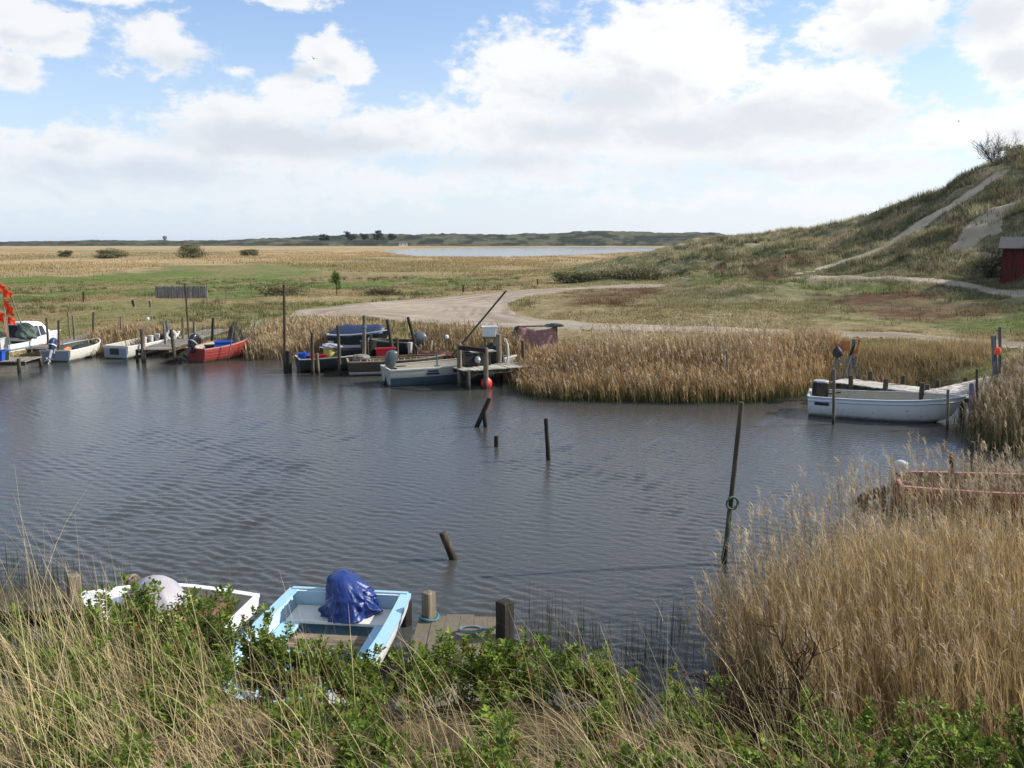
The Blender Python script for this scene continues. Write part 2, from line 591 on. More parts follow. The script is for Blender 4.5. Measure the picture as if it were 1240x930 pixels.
def mat_plant(name, trans=0.35, rough=0.75, var=0.25, gloss=0.0, scale=3.0, two=False):
    """leaf or stalk: colour attribute, some light passing through"""
    m = bpy.data.materials.new(name)
    m.use_nodes = True
    t = NT(m.node_tree)
    t.n.clear()
    out = t.node('ShaderNodeOutputMaterial')
    at = t.node('ShaderNodeVertexColor', layer_name='col')
    co = t.node('ShaderNodeTexCoord').outputs['Object']
    n = t.noise(co, scale, 3, 0.6)
    hsv = t.node('ShaderNodeHueSaturation')
    t.l.new(at.outputs[0], hsv.inputs['Color'])
    t.l.new(t.ramp(n, 0.3, 0.7, 1 - var, 1 + var), hsv.inputs['Value'])
    df = t.node('ShaderNodeBsdfDiffuse')
    tr = t.node('ShaderNodeBsdfTranslucent')
    t.l.new(hsv.outputs[0], df.inputs[0])
    t.l.new(hsv.outputs[0], tr.inputs[0])
    mx = t.node('ShaderNodeMixShader')
    mx.inputs[0].default_value = trans
    t.l.new(df.outputs[0], mx.inputs[1]); t.l.new(tr.outputs[0], mx.inputs[2])
    last = mx.outputs[0]
    if gloss:
        gl = t.node('ShaderNodeBsdfGlossy')
        gl.inputs['Roughness'].default_value = 0.38
        gl.inputs[0].default_value = (0.9, 0.95, 0.9, 1)
        fr = t.node('ShaderNodeFresnel')
        m2 = t.node('ShaderNodeMixShader')
        t.l.new(t.math('MULTIPLY', fr.outputs[0], gloss), m2.inputs[0])
        t.l.new(last, m2.inputs[1]); t.l.new(gl.outputs[0], m2.inputs[2])
        last = m2.outputs[0]
    t.l.new(last, out.inputs[0])
    return m


# ------------------------------------------------------------------ colour zones of the land
HEATH = [world_poly([(985, 352), (1050, 349), (1130, 357), (1190, 374), (1160, 388), (1090, 386), (1030, 372)]),
         world_poly([(680, 356), (760, 347), (800, 352), (770, 372), (700, 372)]),
         world_poly([(845, 318), (960, 316), (985, 326), (930, 338), (860, 334)])]
MEADOW = world_poly([(-300, 337), (0, 336), (120, 334), (210, 321), (330, 319), (420, 330), (640, 338), (655, 346), (520, 358), (340, 362), (300, 400), (0, 412), (-300, 412)])
BRIGHT = [world_poly([(40, 372), (200, 366), (330, 372), (480, 361), (470, 372), (330, 385), (120, 384)]),
          world_poly([(0, 336), (250, 330), (330, 318), (420, 325), (330, 342), (0, 350)]),
          world_poly([(1010, 415), (1150, 416), (1240, 424), (1240, 455), (1160, 455), (1060, 440)]),
          world_poly([(820, 334), (970, 336), (1090, 344), (1240, 362), (1240, 372), (1120, 355), (960, 348), (850, 345)]),
          world_poly([(1010, 388), (1130, 396), (1240, 400), (1240, 372), (1200, 378), (1100, 388)])]
GRN = [world_poly([(660, 338), (760, 326), (830, 322), (830, 335), (700, 344)])]


def soft(poly, x, y, d, k=0.02):
    """soft membership of a zone"""
    s = np.where(inside_poly(x, y, poly), 1, -1) * dist_poly(x, y, poly)
    return sstep(s, -k * d, k * d)


def land_colour(x, y):
    x = np.asarray(x, float); y = np.asarray(y, float)
    d = np.hypot(x, y)
    wx = x + (fbm(x / 6, y / 6, 31, 3) - 0.5) * 5 * np.clip(d / 60, .3, 3)
    wy = y + (fbm(x / 6, y / 6, 37, 3) - 0.5) * 9 * np.clip(d / 60, .3, 3)
    n1 = fbm(x / 9, y / 14, 41, 5)[..., None]
    n2 = fbm(x / 2.2, y / 3.2, 43, 4)[..., None]
    n3 = fbm(x / 40, y / 90, 47, 4)[..., None]
    straw = np.array([0.31, 0.225, 0.115]); straw2 = np.array([0.40, 0.30, 0.165]); brown = np.array([0.17, 0.12, 0.065])
    green = np.array([0.105, 0.125, 0.038]); olive = np.array([0.15, 0.145, 0.06]); lush = np.array([0.118, 0.150, 0.040])
    c = straw * (1 - n3) + straw2 * n3
    c = c * (0.8 + 0.4 * n1)
    g2 = sstep(fbm(x / 70, y / 160, 53, 4), 0.52, 0.7)[..., None] * 0.45
    c = c * (1 - g2) + olive * g2
    m = soft(MEADOW, wx, wy, d)[..., None]
    k = sstep(n1[..., 0] * 0.6 + n2[..., 0] * 0.4, 0.40, 0.60)[..., None]
    mc = green * 1.15 * (1 - k) + (straw * 0.62 + olive * 0.3) * k
    c = c * (1 - m) + mc * m
    for p in BRIGHT:
        w = soft(p, wx, wy, d)[..., None] * (1 - 0.55 * k)
        c = c * (1 - w) + lush * w
    h = base_h(x, y)
    hz = (sstep(h, 0.95, 1.8) * sstep(d, 30, 44) * sstep(np.arctan2(x, y), 0.02, 0.09))[..., None]
    hc = np.array([0.150, 0.150, 0.078]) * (0.75 + 0.5 * n1)
    kk = sstep(n2[..., 0] * .6 + n1[..., 0] * .4, 0.47, 0.62)[..., None]
    hc = hc * (1 - kk) + np.array([0.30, 0.25, 0.155]) * kk
    dk = sstep(fbm(x / 6, y / 6, 61, 4), 0.48, 0.62)[..., None] * sstep(h, 3, 7)[..., None]
    hc = hc * (1 - 0.35 * dk)
    w8 = hz * 0.85
    for p in BRIGHT[2:]:
        w8 = w8 * (1 - 0.75 * soft(p, wx, wy, d)[..., None])
    c = c * (1 - w8) + hc * w8
    for p in HEATH:
        w = soft(p, wx, wy, d)[..., None] * (0.45 + 0.5 * sstep(n2[..., 0], 0.35, 0.6)[..., None])
        c = c * (1 - w) + np.array([0.105, 0.055, 0.030]) * w
    for p in GRN:
        w = soft(p, wx, wy, d)[..., None] * 0.8
        c = c * (1 - w) + np.array([0.085, 0.10, 0.035]) * w
    near = (1 - sstep(y, 11, 14))[..., None]
    c = c * (1 - near) + (np.array([0.135, 0.10, 0.055]) * (0.6 + 0.8 * n2)) * near
    sd = sd_shore(x, y)[..., None]
    mud = 1 - sstep(sd, 0.2, 1.5)
    c = c * (1 - mud) + np.array([0.05, 0.042, 0.026]) * mud
    return c


# ------------------------------------------------------------------ ground
def build_ground():
    rad = np.concatenate([np.linspace(0.0, 9.5, 60), np.geomspace(9.7, 150, 430), np.geomspace(153, 9000, 110)])
    azs = np.concatenate([np.linspace(-180, -50, 44)[:-1], np.linspace(-50, 50, 560), np.linspace(50, 180, 44)[1:]])
    azs = np.radians(azs)
    A, D = np.meshgrid(azs, rad)
    x = np.sin(A) * D; y = np.cos(A) * D
    z = height(x, y)
    c = land_colour(x.ravel(), y.ravel())
    nr, nc = A.shape
    i = np.arange(nr * nc).reshape(nr, nc)
    f = np.stack([i[:-1, :-1].ravel(), i[:-1, 1:].ravel(), i[1:, 1:].ravel(), i[1:, :-1].ravel()], 1)[:, ::-1]
    m, t, b = new_mat('land')
    at = t.node('ShaderNodeVertexColor', layer_name='col')
    co = t.node('ShaderNodeTexCoord').outputs['Object']
    n = t.noise(co, 1.4, 6, 0.65); n2 = t.noise(co, 9.0, 6, 0.7)
    v = t.math('MULTIPLY', t.ramp(n, 0.25, 0.75, 0.6, 1.4), t.ramp(n2, 0.25, 0.75, 0.55, 1.4))
    hsv = t.node('ShaderNodeHueSaturation')
    t.l.new(at.outputs[0], hsv.inputs['Color']); t.l.new(v, hsv.inputs['Value'])
    t.l.new(hsv.outputs[0], b.inputs['Base Color'])
    b.inputs['Roughness'].default_value = 0.95
    b.inputs['Specular IOR Level'].default_value = 0.1
    bn = t.node('ShaderNodeBump'); bn.inputs['Strength'].default_value = 0.9; bn.inputs['Distance'].default_value = 0.12
    t.l.new(n2, bn.inputs['Height']); t.l.new(bn.outputs[0], b.inputs['Normal'])
    o = mesh_np('ground', np.stack([x.ravel(), y.ravel(), z.ravel()], 1), [f], m, c, True)
    tag(o, 'rough coastal meadow, heath and dune land round the harbour', 'ground', kind='structure')


build_ground()


# ------------------------------------------------------------------ water
def mat_water(name, base, bump=0.25, sc=7.0, rough=0.04):
    m, t, b = new_mat(name)
    b.inputs['Base Color'].default_value = (*base, 1)
    b.inputs['Roughness'].default_value = rough
    b.inputs['IOR'].default_value = 1.333
    b.inputs['Specular IOR Level'].default_value = 0.5
    co = t.node('ShaderNodeTexCoord').outputs['Object']
    v = t.vmath('MULTIPLY', co, (0.75, 1.5, 1))
    rot = t.node('ShaderNodeVectorRotate', rotation_type='Z_AXIS')
    t.l.new(v, rot.inputs[0]); rot.inputs['Angle'].default_value = R(-18)
    n = t.noise(rot.outputs[0], sc, 4, 0.6, 0.5)
    bn = t.node('ShaderNodeBump'); bn.inputs['Strength'].default_value = bump; bn.inputs['Distance'].default_value = 0.05
    t.l.new(n, bn.inputs['Height']); t.l.new(bn.outputs[0], b.inputs['Normal'])
    return m


def build_water():
    rad = np.geomspace(7.0, 48, 560)
    xs = np.linspace(-0.95, 0.95, 900)
    T, D = np.meshgrid(xs, rad)
    x = T * D; y = D.copy()
    z = np.zeros_like(x)
    r2 = np.random.default_rng(5)
    calm = sstep(fbm(x / 3.5, y / 6, 61, 4), 0.30, 0.66) * 0.65 + 0.35
    # quieter water in the lee of the near reeds
    lee = np.exp(-(((x - 2.0) / 2.8) ** 2 + ((y - 13.0) / 3.4) ** 2))
    calm = calm * (1 - 0.65 * lee)
    for k in range(72):
        lam = 0.085 * (0.30 / 0.085) ** r2.random()
        ang = R(74) + r2.normal() * 0.34
        amp = 0.0070 * lam ** 0.9 * (0.5 + r2.random())
        kk = 2 * math.pi / lam
        ph = r2.random() * 6.283
        fade = 1 - sstep(D * 0.0036, lam * 0.28, lam * 0.5)
        z += amp * fade * np.sin(kk * (x * math.cos(ang) + y * math.sin(ang)) + ph + 2.4 * (fbm(x / 2.6, y / 2.6, 70 + k % 7, 3) - .5))
    z *= calm
    nr, nc = x.shape
    i = np.arange(nr * nc).reshape(nr, nc)
    f = np.stack([i[:-1, :-1].ravel(), i[:-1, 1:].ravel(), i[1:, 1:].ravel(), i[1:, :-1].ravel()], 1)
    # keep the sheet to the basin
    sdv = sd_shore(x.ravel(), y.ravel())
    keep = (sdv[f] < 2.2).any(1)
    f = f[keep]
    used = np.unique(f); mp = np.full(nr * nc, -1); mp[used] = np.arange(len(used))
    v = np.stack([x.ravel(), y.ravel(), z.ravel()], 1)[used]
    o = mesh_np('water', v, [mp[f]], mat_water('harbour_water', (0.056, 0.056, 0.051), 0.22, 9.0), None, True)
    tag(o, 'rippled dark grey harbour water', 'water', kind='structure')
    fl = np.array([[p[0], p[1], LAKE_Z] for p in LAKE])
    bm = bmesh.new()
    vs_ = [bm.verts.new(p) for p in fl]
    bm.faces.new(vs_)
    bmesh.ops.triangulate(bm, faces=bm.faces)
    bmesh.ops.recalc_face_normals(bm, faces=bm.faces)
    me = bpy.data.meshes.new('lake_water'); bm.to_mesh(me); bm.free()
    if me.polygons[0].normal.z < 0:
        me.flip_normals()
    o = bpy.data.objects.new('lake_water', me); COL.objects.link(o)
    me.materials.append(mat_water('lake', (0.05, 0.06, 0.065), 0.5, 1.2, 0.12))
    tag(o, 'distant pale lake beyond the reed plain', 'water', kind='structure')


build_water()


# ------------------------------------------------------------------ sandy roads and paths draped over the land
def mat_sand(name, a, b_, tracks=False):
    m, t, b = new_mat(name)
    co = t.node('ShaderNodeTexCoord').outputs['Object']
    n = t.noise(co, 0.5, 6, 0.65); n2 = t.noise(co, 7.0, 6, 0.7)
    st = t.noise(t.vmath('MULTIPLY', co, (0.22, 2.6, 1)), 1.0, 5, 0.6, 0.6)
    c = t.mix(t.ramp(n, 0.3, 0.7), a, b_)
    c = t.mix(t.ramp(n2, 0.5, 0.75, 0, 0.45), c, tuple(k * 0.55 for k in a))
    if tracks:
        at = t.node('ShaderNodeVertexColor', layer_name='col')
        c = t.mix(t.math('MULTIPLY', at.outputs[0], 0.7), c, tuple(k * q for k, q in zip(a, (.58, .55, .52))))
        c = t.mix(t.ramp(st, 0.5, 0.66, 0, 0.3), c, (0.19, 0.17, 0.115))
    t.l.new(c, b.inputs['Base Color'])
    b.inputs['Roughness'].default_value = 0.95
    b.inputs['Specular IOR Level'].default_value = 0.1
    bn = t.node('ShaderNodeBump'); bn.inputs['Strength'].default_value = 0.6; bn.inputs['Distance'].default_value = 0.05
    t.l.new(t.math('ADD', n2, t.math('MULTIPLY', st, 1.5 if tracks else 0.0)), bn.inputs['Height']); t.l.new(bn.outputs[0], b.inputs['Normal'])
    return m


ROADS = []


def drape(name, mat, step, ragged=0.35, lift=0.03, label=''):
    """a sheet over the land inside an outline, with a ragged edge and wheel ruts that follow it"""
    poly = ROADW[name]
    ROADS.append(poly)
    x0, y0 = poly.min(0) - 1; x1, y1 = poly.max(0) + 1
    xs = np.arange(x0, x1, step); ys = np.arange(y0, y1, step)
    X, Y = np.meshgrid(xs, ys)
    d0 = dist_poly(X, Y, poly)
    s = np.where(inside_poly(X, Y, poly), 1, -1) * d0
    s = s + (fbm(X / 1.6, Y / 2.4, 81, 4) - 0.5) * 2.4 * ragged + (fbm(X / .5, Y / .7, 83, 2) - .5) * ragged
    wob = d0 + (fbm(X / 6, Y / 9, 85, 3) - .5) * 2.2
    rut = (0.5 + 0.5 * np.sin(wob * 3.6)) ** 2 * sstep(fbm(X / 5, Y / 9, 87, 3), .3, .6)
    rut = np.maximum(rut, (0.5 + .5 * np.sin(wob * 8.3 + 1)) ** 3 * sstep(fbm(X / 4, Y / 6, 89, 3), .42, .62))
    Z = height(X, Y) + np.minimum(lift, s * 0.25 - 0.02) - rut * .03 * (s > .5)
    C = np.repeat(np.clip(rut, 0, 1).ravel()[:, None], 3, 1)
    nr, nc = X.shape
    i = np.arange(nr * nc).reshape(nr, nc)
    f = np.stack([i[:-1, :-1].ravel(), i[:-1, 1:].ravel(), i[1:, 1:].ravel(), i[1:, :-1].ravel()], 1)
    f = f[(s.ravel()[f] > -0.12).all(1)]
    used = np.unique(f); mp = np.full(nr * nc, -1); mp[used] = np.arange(len(used))
    v = np.stack([X.ravel(), Y.ravel(), Z.ravel()], 1)[used]
    o = mesh_np(name, v, [mp[f]], mat, C[used], True)
    tag(o, label, 'path' if 'path' in name else 'road', kind='structure')
    return o


m_gravel = mat_sand('gravel', (0.30, 0.245, 0.185), (0.42, 0.35, 0.27), True)
m_dsand = mat_sand('dune_sand', (0.30, 0.25, 0.18), (0.40, 0.34, 0.25))
drape('gravel_road', m_gravel, 0.30, 0.4, 0.05, 'wide rutted sand and gravel road bending along the harbour')
drape('gravel_path', m_gravel, 0.30, 0.25, 0.06, 'narrow gravel track at the foot of the dune')
drape('sand_path', m_dsand, 0.26, 0.8, 0.06, 'worn sand path climbing the dune')
drape('sand_slope', m_dsand, 0.3, 0.6, 0.06, 'bare sand slide on the dune face').__setitem__('category', 'sand')

# ------------------------------------------------------------------ plants
def ribbons(base, h, w, ang, lean, segs=4, cb=None, ct=None, start=None, face=None, taper=0.8, power=1.0, mid=0.0):
    """n curved blades. base (n,3), h length, w width, ang direction of the lean, lean end angle (rad), start angle at the root"""
    n = len(base)
    h = np.broadcast_to(h, n).astype(float); w = np.broadcast_to(w, n).astype(float)
    ang = np.broadcast_to(ang, n); lean = np.broadcast_to(lean, n)
    start = np.zeros(n) if start is None else np.broadcast_to(start, n)
    face = ang + math.pi / 2 + rng.normal(0, 0.6, n) if face is None else np.broadcast_to(face, n)
    t = np.linspace(0, 1, segs + 1)
    th = start[:, None] + (lean - start)[:, None] * t[None] ** power
    ds = (h / segs)[:, None]
    r = np.concatenate([np.zeros((n, 1)), np.cumsum(np.sin((th[:, 1:] + th[:, :-1]) / 2) * ds, 1)], 1)
    z = np.concatenate([np.zeros((n, 1)), np.cumsum(np.cos((th[:, 1:] + th[:, :-1]) / 2) * ds, 1)], 1)
    cx = base[:, 0, None] + r * np.cos(ang)[:, None]
    cy = base[:, 1, None] + r * np.sin(ang)[:, None]
    czz = base[:, 2, None] + z
    if mid:
        ww = w[:, None] * (np.sin(np.clip(t, 0.03, 0.97) * math.pi) ** taper)[None] * 0.5
    else:
        ww = w[:, None] * ((1 - t * 0.97) ** taper)[None] * 0.5
    ox = np.cos(face)[:, None] * ww; oy = np.sin(face)[:, None] * ww
    V = np.stack([np.stack([cx - ox, cy - oy, czz], -1), np.stack([cx + ox, cy + oy, czz], -1)], 2)   # n, s+1, 2, 3
    V = V.reshape(n * (segs + 1) * 2, 3)
    k = (np.arange(n) * (segs + 1) * 2)[:, None] + (np.arange(segs) * 2)[None]
    F = np.stack([k, k + 1, k + 3, k + 2], -1).reshape(-1, 4)
    cb = np.broadcast_to(cb, (n, 3)); ct = cb if ct is None else np.broadcast_to(ct, (n, 3))
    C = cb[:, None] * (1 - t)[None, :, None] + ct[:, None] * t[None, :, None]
    C = np.repeat(C[:, :, None], 2, 2).reshape(-1, 3)
    tip = np.stack([cx, cy, czz], -1)
    return V, F, C, tip


class Acc:
    """collects vertices, quads / triangles and colours"""
    def __init__(self):
        self.v = []; self.q = []; self.t = []; self.c = []; self.n = 0

    def add(self, V, F, C):
        V = np.asarray(V, float); F = np.asarray(F)
        self.v.append(V)
        (self.q if F.shape[1] == 4 else self.t).append(F + self.n)
        self.c.append(np.broadcast_to(C, (len(V), 3)))
        self.n += len(V)

    def build(self, name, mat, parent=None, smooth=False):
        fl = []
        if self.q: fl.append(np.concatenate(self.q))
        if self.t: fl.append(np.concatenate(self.t))
        return mesh_np(name, np.concatenate(self.v), fl, mat, np.concatenate(self.c), smooth, parent)


def colvar(base, n, v=0.2, hue=0.03):
    b = np.asarray(base, float)
    k = 1 + rng.normal(0, v, (n, 1))
    return np.clip(b * np.clip(k, 0.45, 1.7) * (1 + rng.normal(0, hue, (n, 3))), 0.004, 0.8)


def tube_np(pts, rad, sides=4):
    pts = np.asarray(pts, float); m = len(pts)
    rad = np.broadcast_to(rad, m)
    tang = np.gradient(pts, axis=0)
    tang /= np.linalg.norm(tang, axis=1, keepdims=True) + 1e-9
    ref = np.where(np.abs(tang[:, 2:3]) > 0.9, np.array([[1.0, 0, 0]]), np.array([[0, 0, 1.0]]))
    a = np.cross(tang, ref); a /= np.linalg.norm(a, axis=1, keepdims=True) + 1e-9
    b = np.cross(tang, a)
    th = np.arange(sides) * 2 * math.pi / sides
    V = pts[:, None] + rad[:, None, None] * (a[:, None] * np.cos(th)[None, :, None] + b[:, None] * np.sin(th)[None, :, None])
    V = V.reshape(-1, 3)
    i = np.arange(m - 1)[:, None] * sides; j = np.arange(sides)[None]; k = (np.arange(sides) + 1)[None] % sides
    F = np.stack([i + j, i + k, i + sides + k, i + sides + j], -1).reshape(-1, 4)
    return V, F


M_GRASS = mat_plant('dry_grass', 0.3, var=0.2)
M_REED = mat_plant('reed', 0.25, var=0.18)
M_LEAF = mat_plant('rose_leaf', 0.42, var=0.15, gloss=0.012)
M_TURF = mat_plant('turf', 0.3, var=0.25)
M_TWIG = mat_plant('twig', 0.0, var=0.3)


def rand_in(poly, n, jitter=0.0):
    poly = np.asarray(poly, float)
    lo = poly.min(0); hi = poly.max(0)
    out = np.zeros((0, 2))
    while len(out) < n:
        p = lo + (hi - lo) * rng.random((n * 2, 2))
        out = np.concatenate([out, p[inside_poly(p[:, 0], p[:, 1], poly)]])
    return out[:n] + rng.normal(0, jitter, (n, 2))


def on_road(x, y, grow=0.0):
    m = np.zeros(np.shape(x), bool)
    for p in ROADS:
        m |= inside_poly(x, y, p)
    return m


def reed_bed(name, label, poly, n, h0, h1, edge=1.2, plume=0.5, leaf=4, c0=(0.30, 0.20, 0.085), c1=(0.36, 0.26, 0.125), green=0.0, wind=0.16, wstem=0.006, jitter=0.35, segs=4, plumes=9,
             thin=None, pw=0.008, hmul=None):
    p = rand_in(poly, n, jitter)
    poly = np.asarray(poly, float)
    sdp = np.where(inside_poly(p[:, 0], p[:, 1], poly), 1, -1) * dist_poly(p[:, 0], p[:, 1], poly)
    clump = fbm(p[:, 0] / 0.9, p[:, 1] / 0.9, 91, 3)
    keep = rng.random(n) < np.clip(0.35 + (sdp + 0.25) / edge + (clump - 0.5) * 1.4, 0.04, 1)
    if thin is not None:
        keep &= rng.random(n) < thin(p[:, 0], p[:, 1])
    p = p[keep]; sdp = sdp[keep]; clump = clump[keep]; n = len(p)
    z = np.maximum(height(p[:, 0], p[:, 1]), -0.12)
    base = np.column_stack([p, z])
    h = (h0 + (h1 - h0) * rng.random(n)) * np.clip(0.72 + 0.28 * (sdp + .3) / edge, 0.6, 1.0) * (0.88 + 0.24 * fbm(p[:, 0] / 1.7, p[:, 1] / 1.7, 95, 3))
    if hmul is not None:
        h = h * hmul(p[:, 0], p[:, 1])
    ang = math.pi + rng.normal(0, 0.6, n)                       # wind from the right
    lean = np.abs(rng.normal(wind, wind * 0.8, n)) + 0.03
    bent = rng.random(n) < 0.05
    lean[bent] = rng.uniform(0.6, 1.5, bent.sum())
    tone = fbm(p[:, 0] / 1.3, p[:, 1] / 1.3, 97, 4)[:, None]
    cs = (np.array(c0) * (1 - tone) + np.array(c1) * tone) * np.clip(1 + rng.normal(0, 0.32, (n, 1)), 0.4, 1.9)
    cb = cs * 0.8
    if green:
        cb = cb * (1 - green) + np.array([0.085, 0.105, 0.035]) * green
    a = Acc()
    face = rng.random(n) * 6.283
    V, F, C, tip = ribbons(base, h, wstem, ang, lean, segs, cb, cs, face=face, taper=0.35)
    a.add(V, F, C)
    # leaves
    if leaf:
        k = leaf
        idx = np.repeat(np.arange(n), k)
        f = rng.uniform(0.18, 0.92, len(idx))
        fi = np.minimum((f * segs).astype(int), segs - 1); fr = f * segs - fi
        lb = tip[idx, fi] * (1 - fr)[:, None] + tip[idx, fi + 1] * fr[:, None]
        la = rng.random(len(idx)) * 6.283
        la = np.where(rng.random(len(idx)) < 0.55, math.pi + rng.normal(0, 0.7, len(idx)), la)
        V, F, C, _ = ribbons(lb, rng.uniform(0.14, 0.40, len(idx)), wstem * 1.7, la, np.abs(rng.normal(0.55, 0.45, len(idx))) + .15, 3, cs[idx] * 1.05, cs[idx] * 1.15, start=rng.uniform(0.1, 0.3, len(idx)), taper=0.7)
        a.add(V, F, C)
    if green:
        m = rng.random(n) < np.where(sdp < .8, 1.0, .5)
        gb = base[m] + np.column_stack([rng.normal(0, 0.1, (m.sum(), 2)), np.zeros(m.sum())])
        V, F, C, _ = ribbons(gb, rng.uniform(0.3, 0.75, m.sum()), wstem * 2.6, rng.random(m.sum()) * 6.28, rng.uniform(0.1, 0.6, m.sum()), 3, colvar((0.07, 0.085, 0.03), m.sum()), colvar((0.13, 0.14, 0.05), m.sum()))
        a.add(V, F, C)
    m = (rng.random(n) < plume) & ~bent
    if m.any():
        ti = np.where(m)[0]
        k = plumes
        idx = np.repeat(ti, k)
        f = np.tile(np.linspace(0, 1, k), len(ti))
        top = tip[idx, segs]; below = tip[idx, segs - 1]
        d = (top - below); d /= np.linalg.norm(d, axis=1, keepdims=True)
        lb = top - d * (f * 0.16)[:, None]
        la = ang[idx] + rng.normal(0, 0.9, len(idx))
        cp_ = colvar((0.47, 0.38, 0.27), len(ti), 0.2)[np.repeat(np.arange(len(ti)), k)]
        V, F, C, _ = ribbons(lb, rng.uniform(0.07, 0.15, len(idx)), pw * rng.uniform(0.7, 1.3, len(idx)), la, rng.uniform(0.7, 1.7, len(idx)), 2, cp_ * 0.8, cp_ * 1.1, start=rng.uniform(0.1, 0.5, len(idx)), mid=1, taper=0.8)
        a.add(V, F, C)
    o = a.build(name, M_REED)
    tag(o, label, 'reeds', kind='stuff')
    return o


def wp(*pts):
    return np.array([tuple(P(a, b)[:2]) for a, b in pts])


# the near bed on the right
NEAR_BED = [(2.45, 9.7), (2.75, 10.6), (3.6, 11.3), (4.7, 11.9), (6.2, 12.4), (8.5, 12.7), (12.0, 12.8), (12.0, 7.4), (7.0, 6.6), (4.6, 7.0), (3.3, 7.7), (2.6, 8.7)]
reed_bed('reeds', 'tall golden dry reeds of the near bed with feathery plumes', NEAR_BED, 17500, 1.05, 1.95, 2.0, 0.13, 3, (0.33, 0.23, 0.108), (0.54, 0.415, 0.22), wind=0.15, jitter=0.22, segs=5, plumes=12, wstem=0.0055)
reed_bed('reeds', 'sparse tall reed stalks with plumes rising from the water edge in front of the red boat', [(2.9, 11.0), (4.5, 12.9), (6.5, 14.6), (8.5, 15.6), (12.5, 15.0), (10.5, 12.8), (6.2, 12.0), (4.5, 11.2), (3.1, 10.0)],
         1500, 1.25, 2.05, 0.4, 0.55, 2, (0.30, 0.22, 0.11), (0.38, 0.29, 0.16), wind=0.14, jitter=0.3, segs=5, plumes=14, pw=0.010)
# middle bed in front of the gravel road
reed_bed('reeds', 'broad tan reed bed with green feet between the wooden jetty and the white boat', wp((618, 462), (640, 480), (700, 486), (770, 487), (850, 489), (930, 487), (985, 477), (1030, 462), (1010, 449), (900, 451), (760, 452), (660, 452)),
         21000, 0.72, 1.2, 1.0, 0.2, 3, (0.31, 0.19, 0.085), (0.46, 0.325, 0.17), green=0.95, wind=0.13, wstem=0.0105, jitter=0.3, segs=3, plumes=5, pw=0.03, hmul=lambda x, y: .70 + .30 * sstep(x / y, .03, .12))
reed_bed('reeds', 'taller pale plumed reeds rising above the broad tan bed', wp((700, 478), (800, 480), (930, 478), (975, 466), (900, 452), (700, 453)), 750, 1.3, 1.9, .6, .85, 2, (0.36, 0.27, 0.15), (0.46, 0.36, 0.22), wind=.14, wstem=.012, jitter=.4, segs=3, plumes=7, pw=.03)
# far shore on the left
reed_bed('reeds', 'short tan reeds along the bank between the red boat and the dark boats', wp((303, 437), (345, 436), (400, 432), (440, 430), (445, 420), (400, 418), (345, 420), (305, 425)), 3000, 0.65, 1.2, 0.5, 0.25, 3,
         (0.33, 0.24, 0.13), (0.44, 0.335, 0.20), wind=0.15, wstem=0.02, jitter=0.35, segs=3, plumes=4, pw=0.035)
reed_bed('reeds', 'thin brown reeds on the bank behind the leaning mast', wp((505, 446), (560, 449), (640, 455), (640, 440), (560, 432), (500, 430)), 2200, 0.6, 1.2, 0.5, 0.25, 3,
         (0.25, 0.17, 0.085), (0.33, 0.24, 0.13), wind=0.15, wstem=0.018, jitter=0.35, segs=3, plumes=4, pw=0.03)
reed_bed('reeds', 'low brown reeds on the bank at the bow of the small white dinghy', wp((112, 434), (150, 430), (215, 426), (215, 416), (150, 414), (112, 420)), 1500, 0.28, 0.6, 0.5, 0.15, 3,
         (0.23, 0.16, 0.085), (0.32, 0.235, 0.13), wind=0.15, wstem=0.02, jitter=0.3, segs=3, plumes=4, pw=0.03)
# right bank beyond the red boat
reed_bed('reeds', 'plumed reeds on the right bank between the white boat and the red boat', wp((1172, 506), (1215, 488), (1300, 498), (1330, 545), (1215, 556), (1185, 538)), 2600, 0.9, 1.5, 0.7, 0.45, 3,
         (0.25, 0.18, 0.09), (0.34, 0.255, 0.15), green=0.4, wind=0.15, wstem=0.011, jitter=0.3, segs=4, plumes=7, pw=0.02)


def rushes(name, label, poly, n, h0, h1):
    p = rand_in(poly, n, 0.2)
    keep = rng.random(n) < sstep(fbm(p[:, 0] / .7, p[:, 1] / .7, 101, 3), 0.36, 0.6)
    p = p[keep]; n = len(p)
    base = np.column_stack([p, np.full(n, -0.08)])
    V, F, C, _ = ribbons(base, rng.uniform(h0, h1, n), 0.008, rng.random(n) * 6.283, np.abs(rng.normal(0.1, 0.12, n)), 3, colvar((0.045, 0.05, 0.025), n), colvar((0.09, 0.08, 0.04), n), taper=0.5)
    a = Acc(); a.add(V, F, C)
    tag(a.build(name, M_REED), label, 'rushes', kind='stuff')


rushes('rushes', 'thin dark rush stalks standing in the water beside the near jetty', wp((610, 800), (640, 745), (700, 770), (770, 790), (810, 770), (850, 735), (860, 790), (760, 830), (640, 840)), 620, 0.3, 0.75)
rushes('rushes', 'dark rushes in the water at the left edge of the near bank', wp((-60, 700), (20, 688), (90, 700), (150, 705), (120, 735), (-40, 745)), 900, 0.25, 0.6)


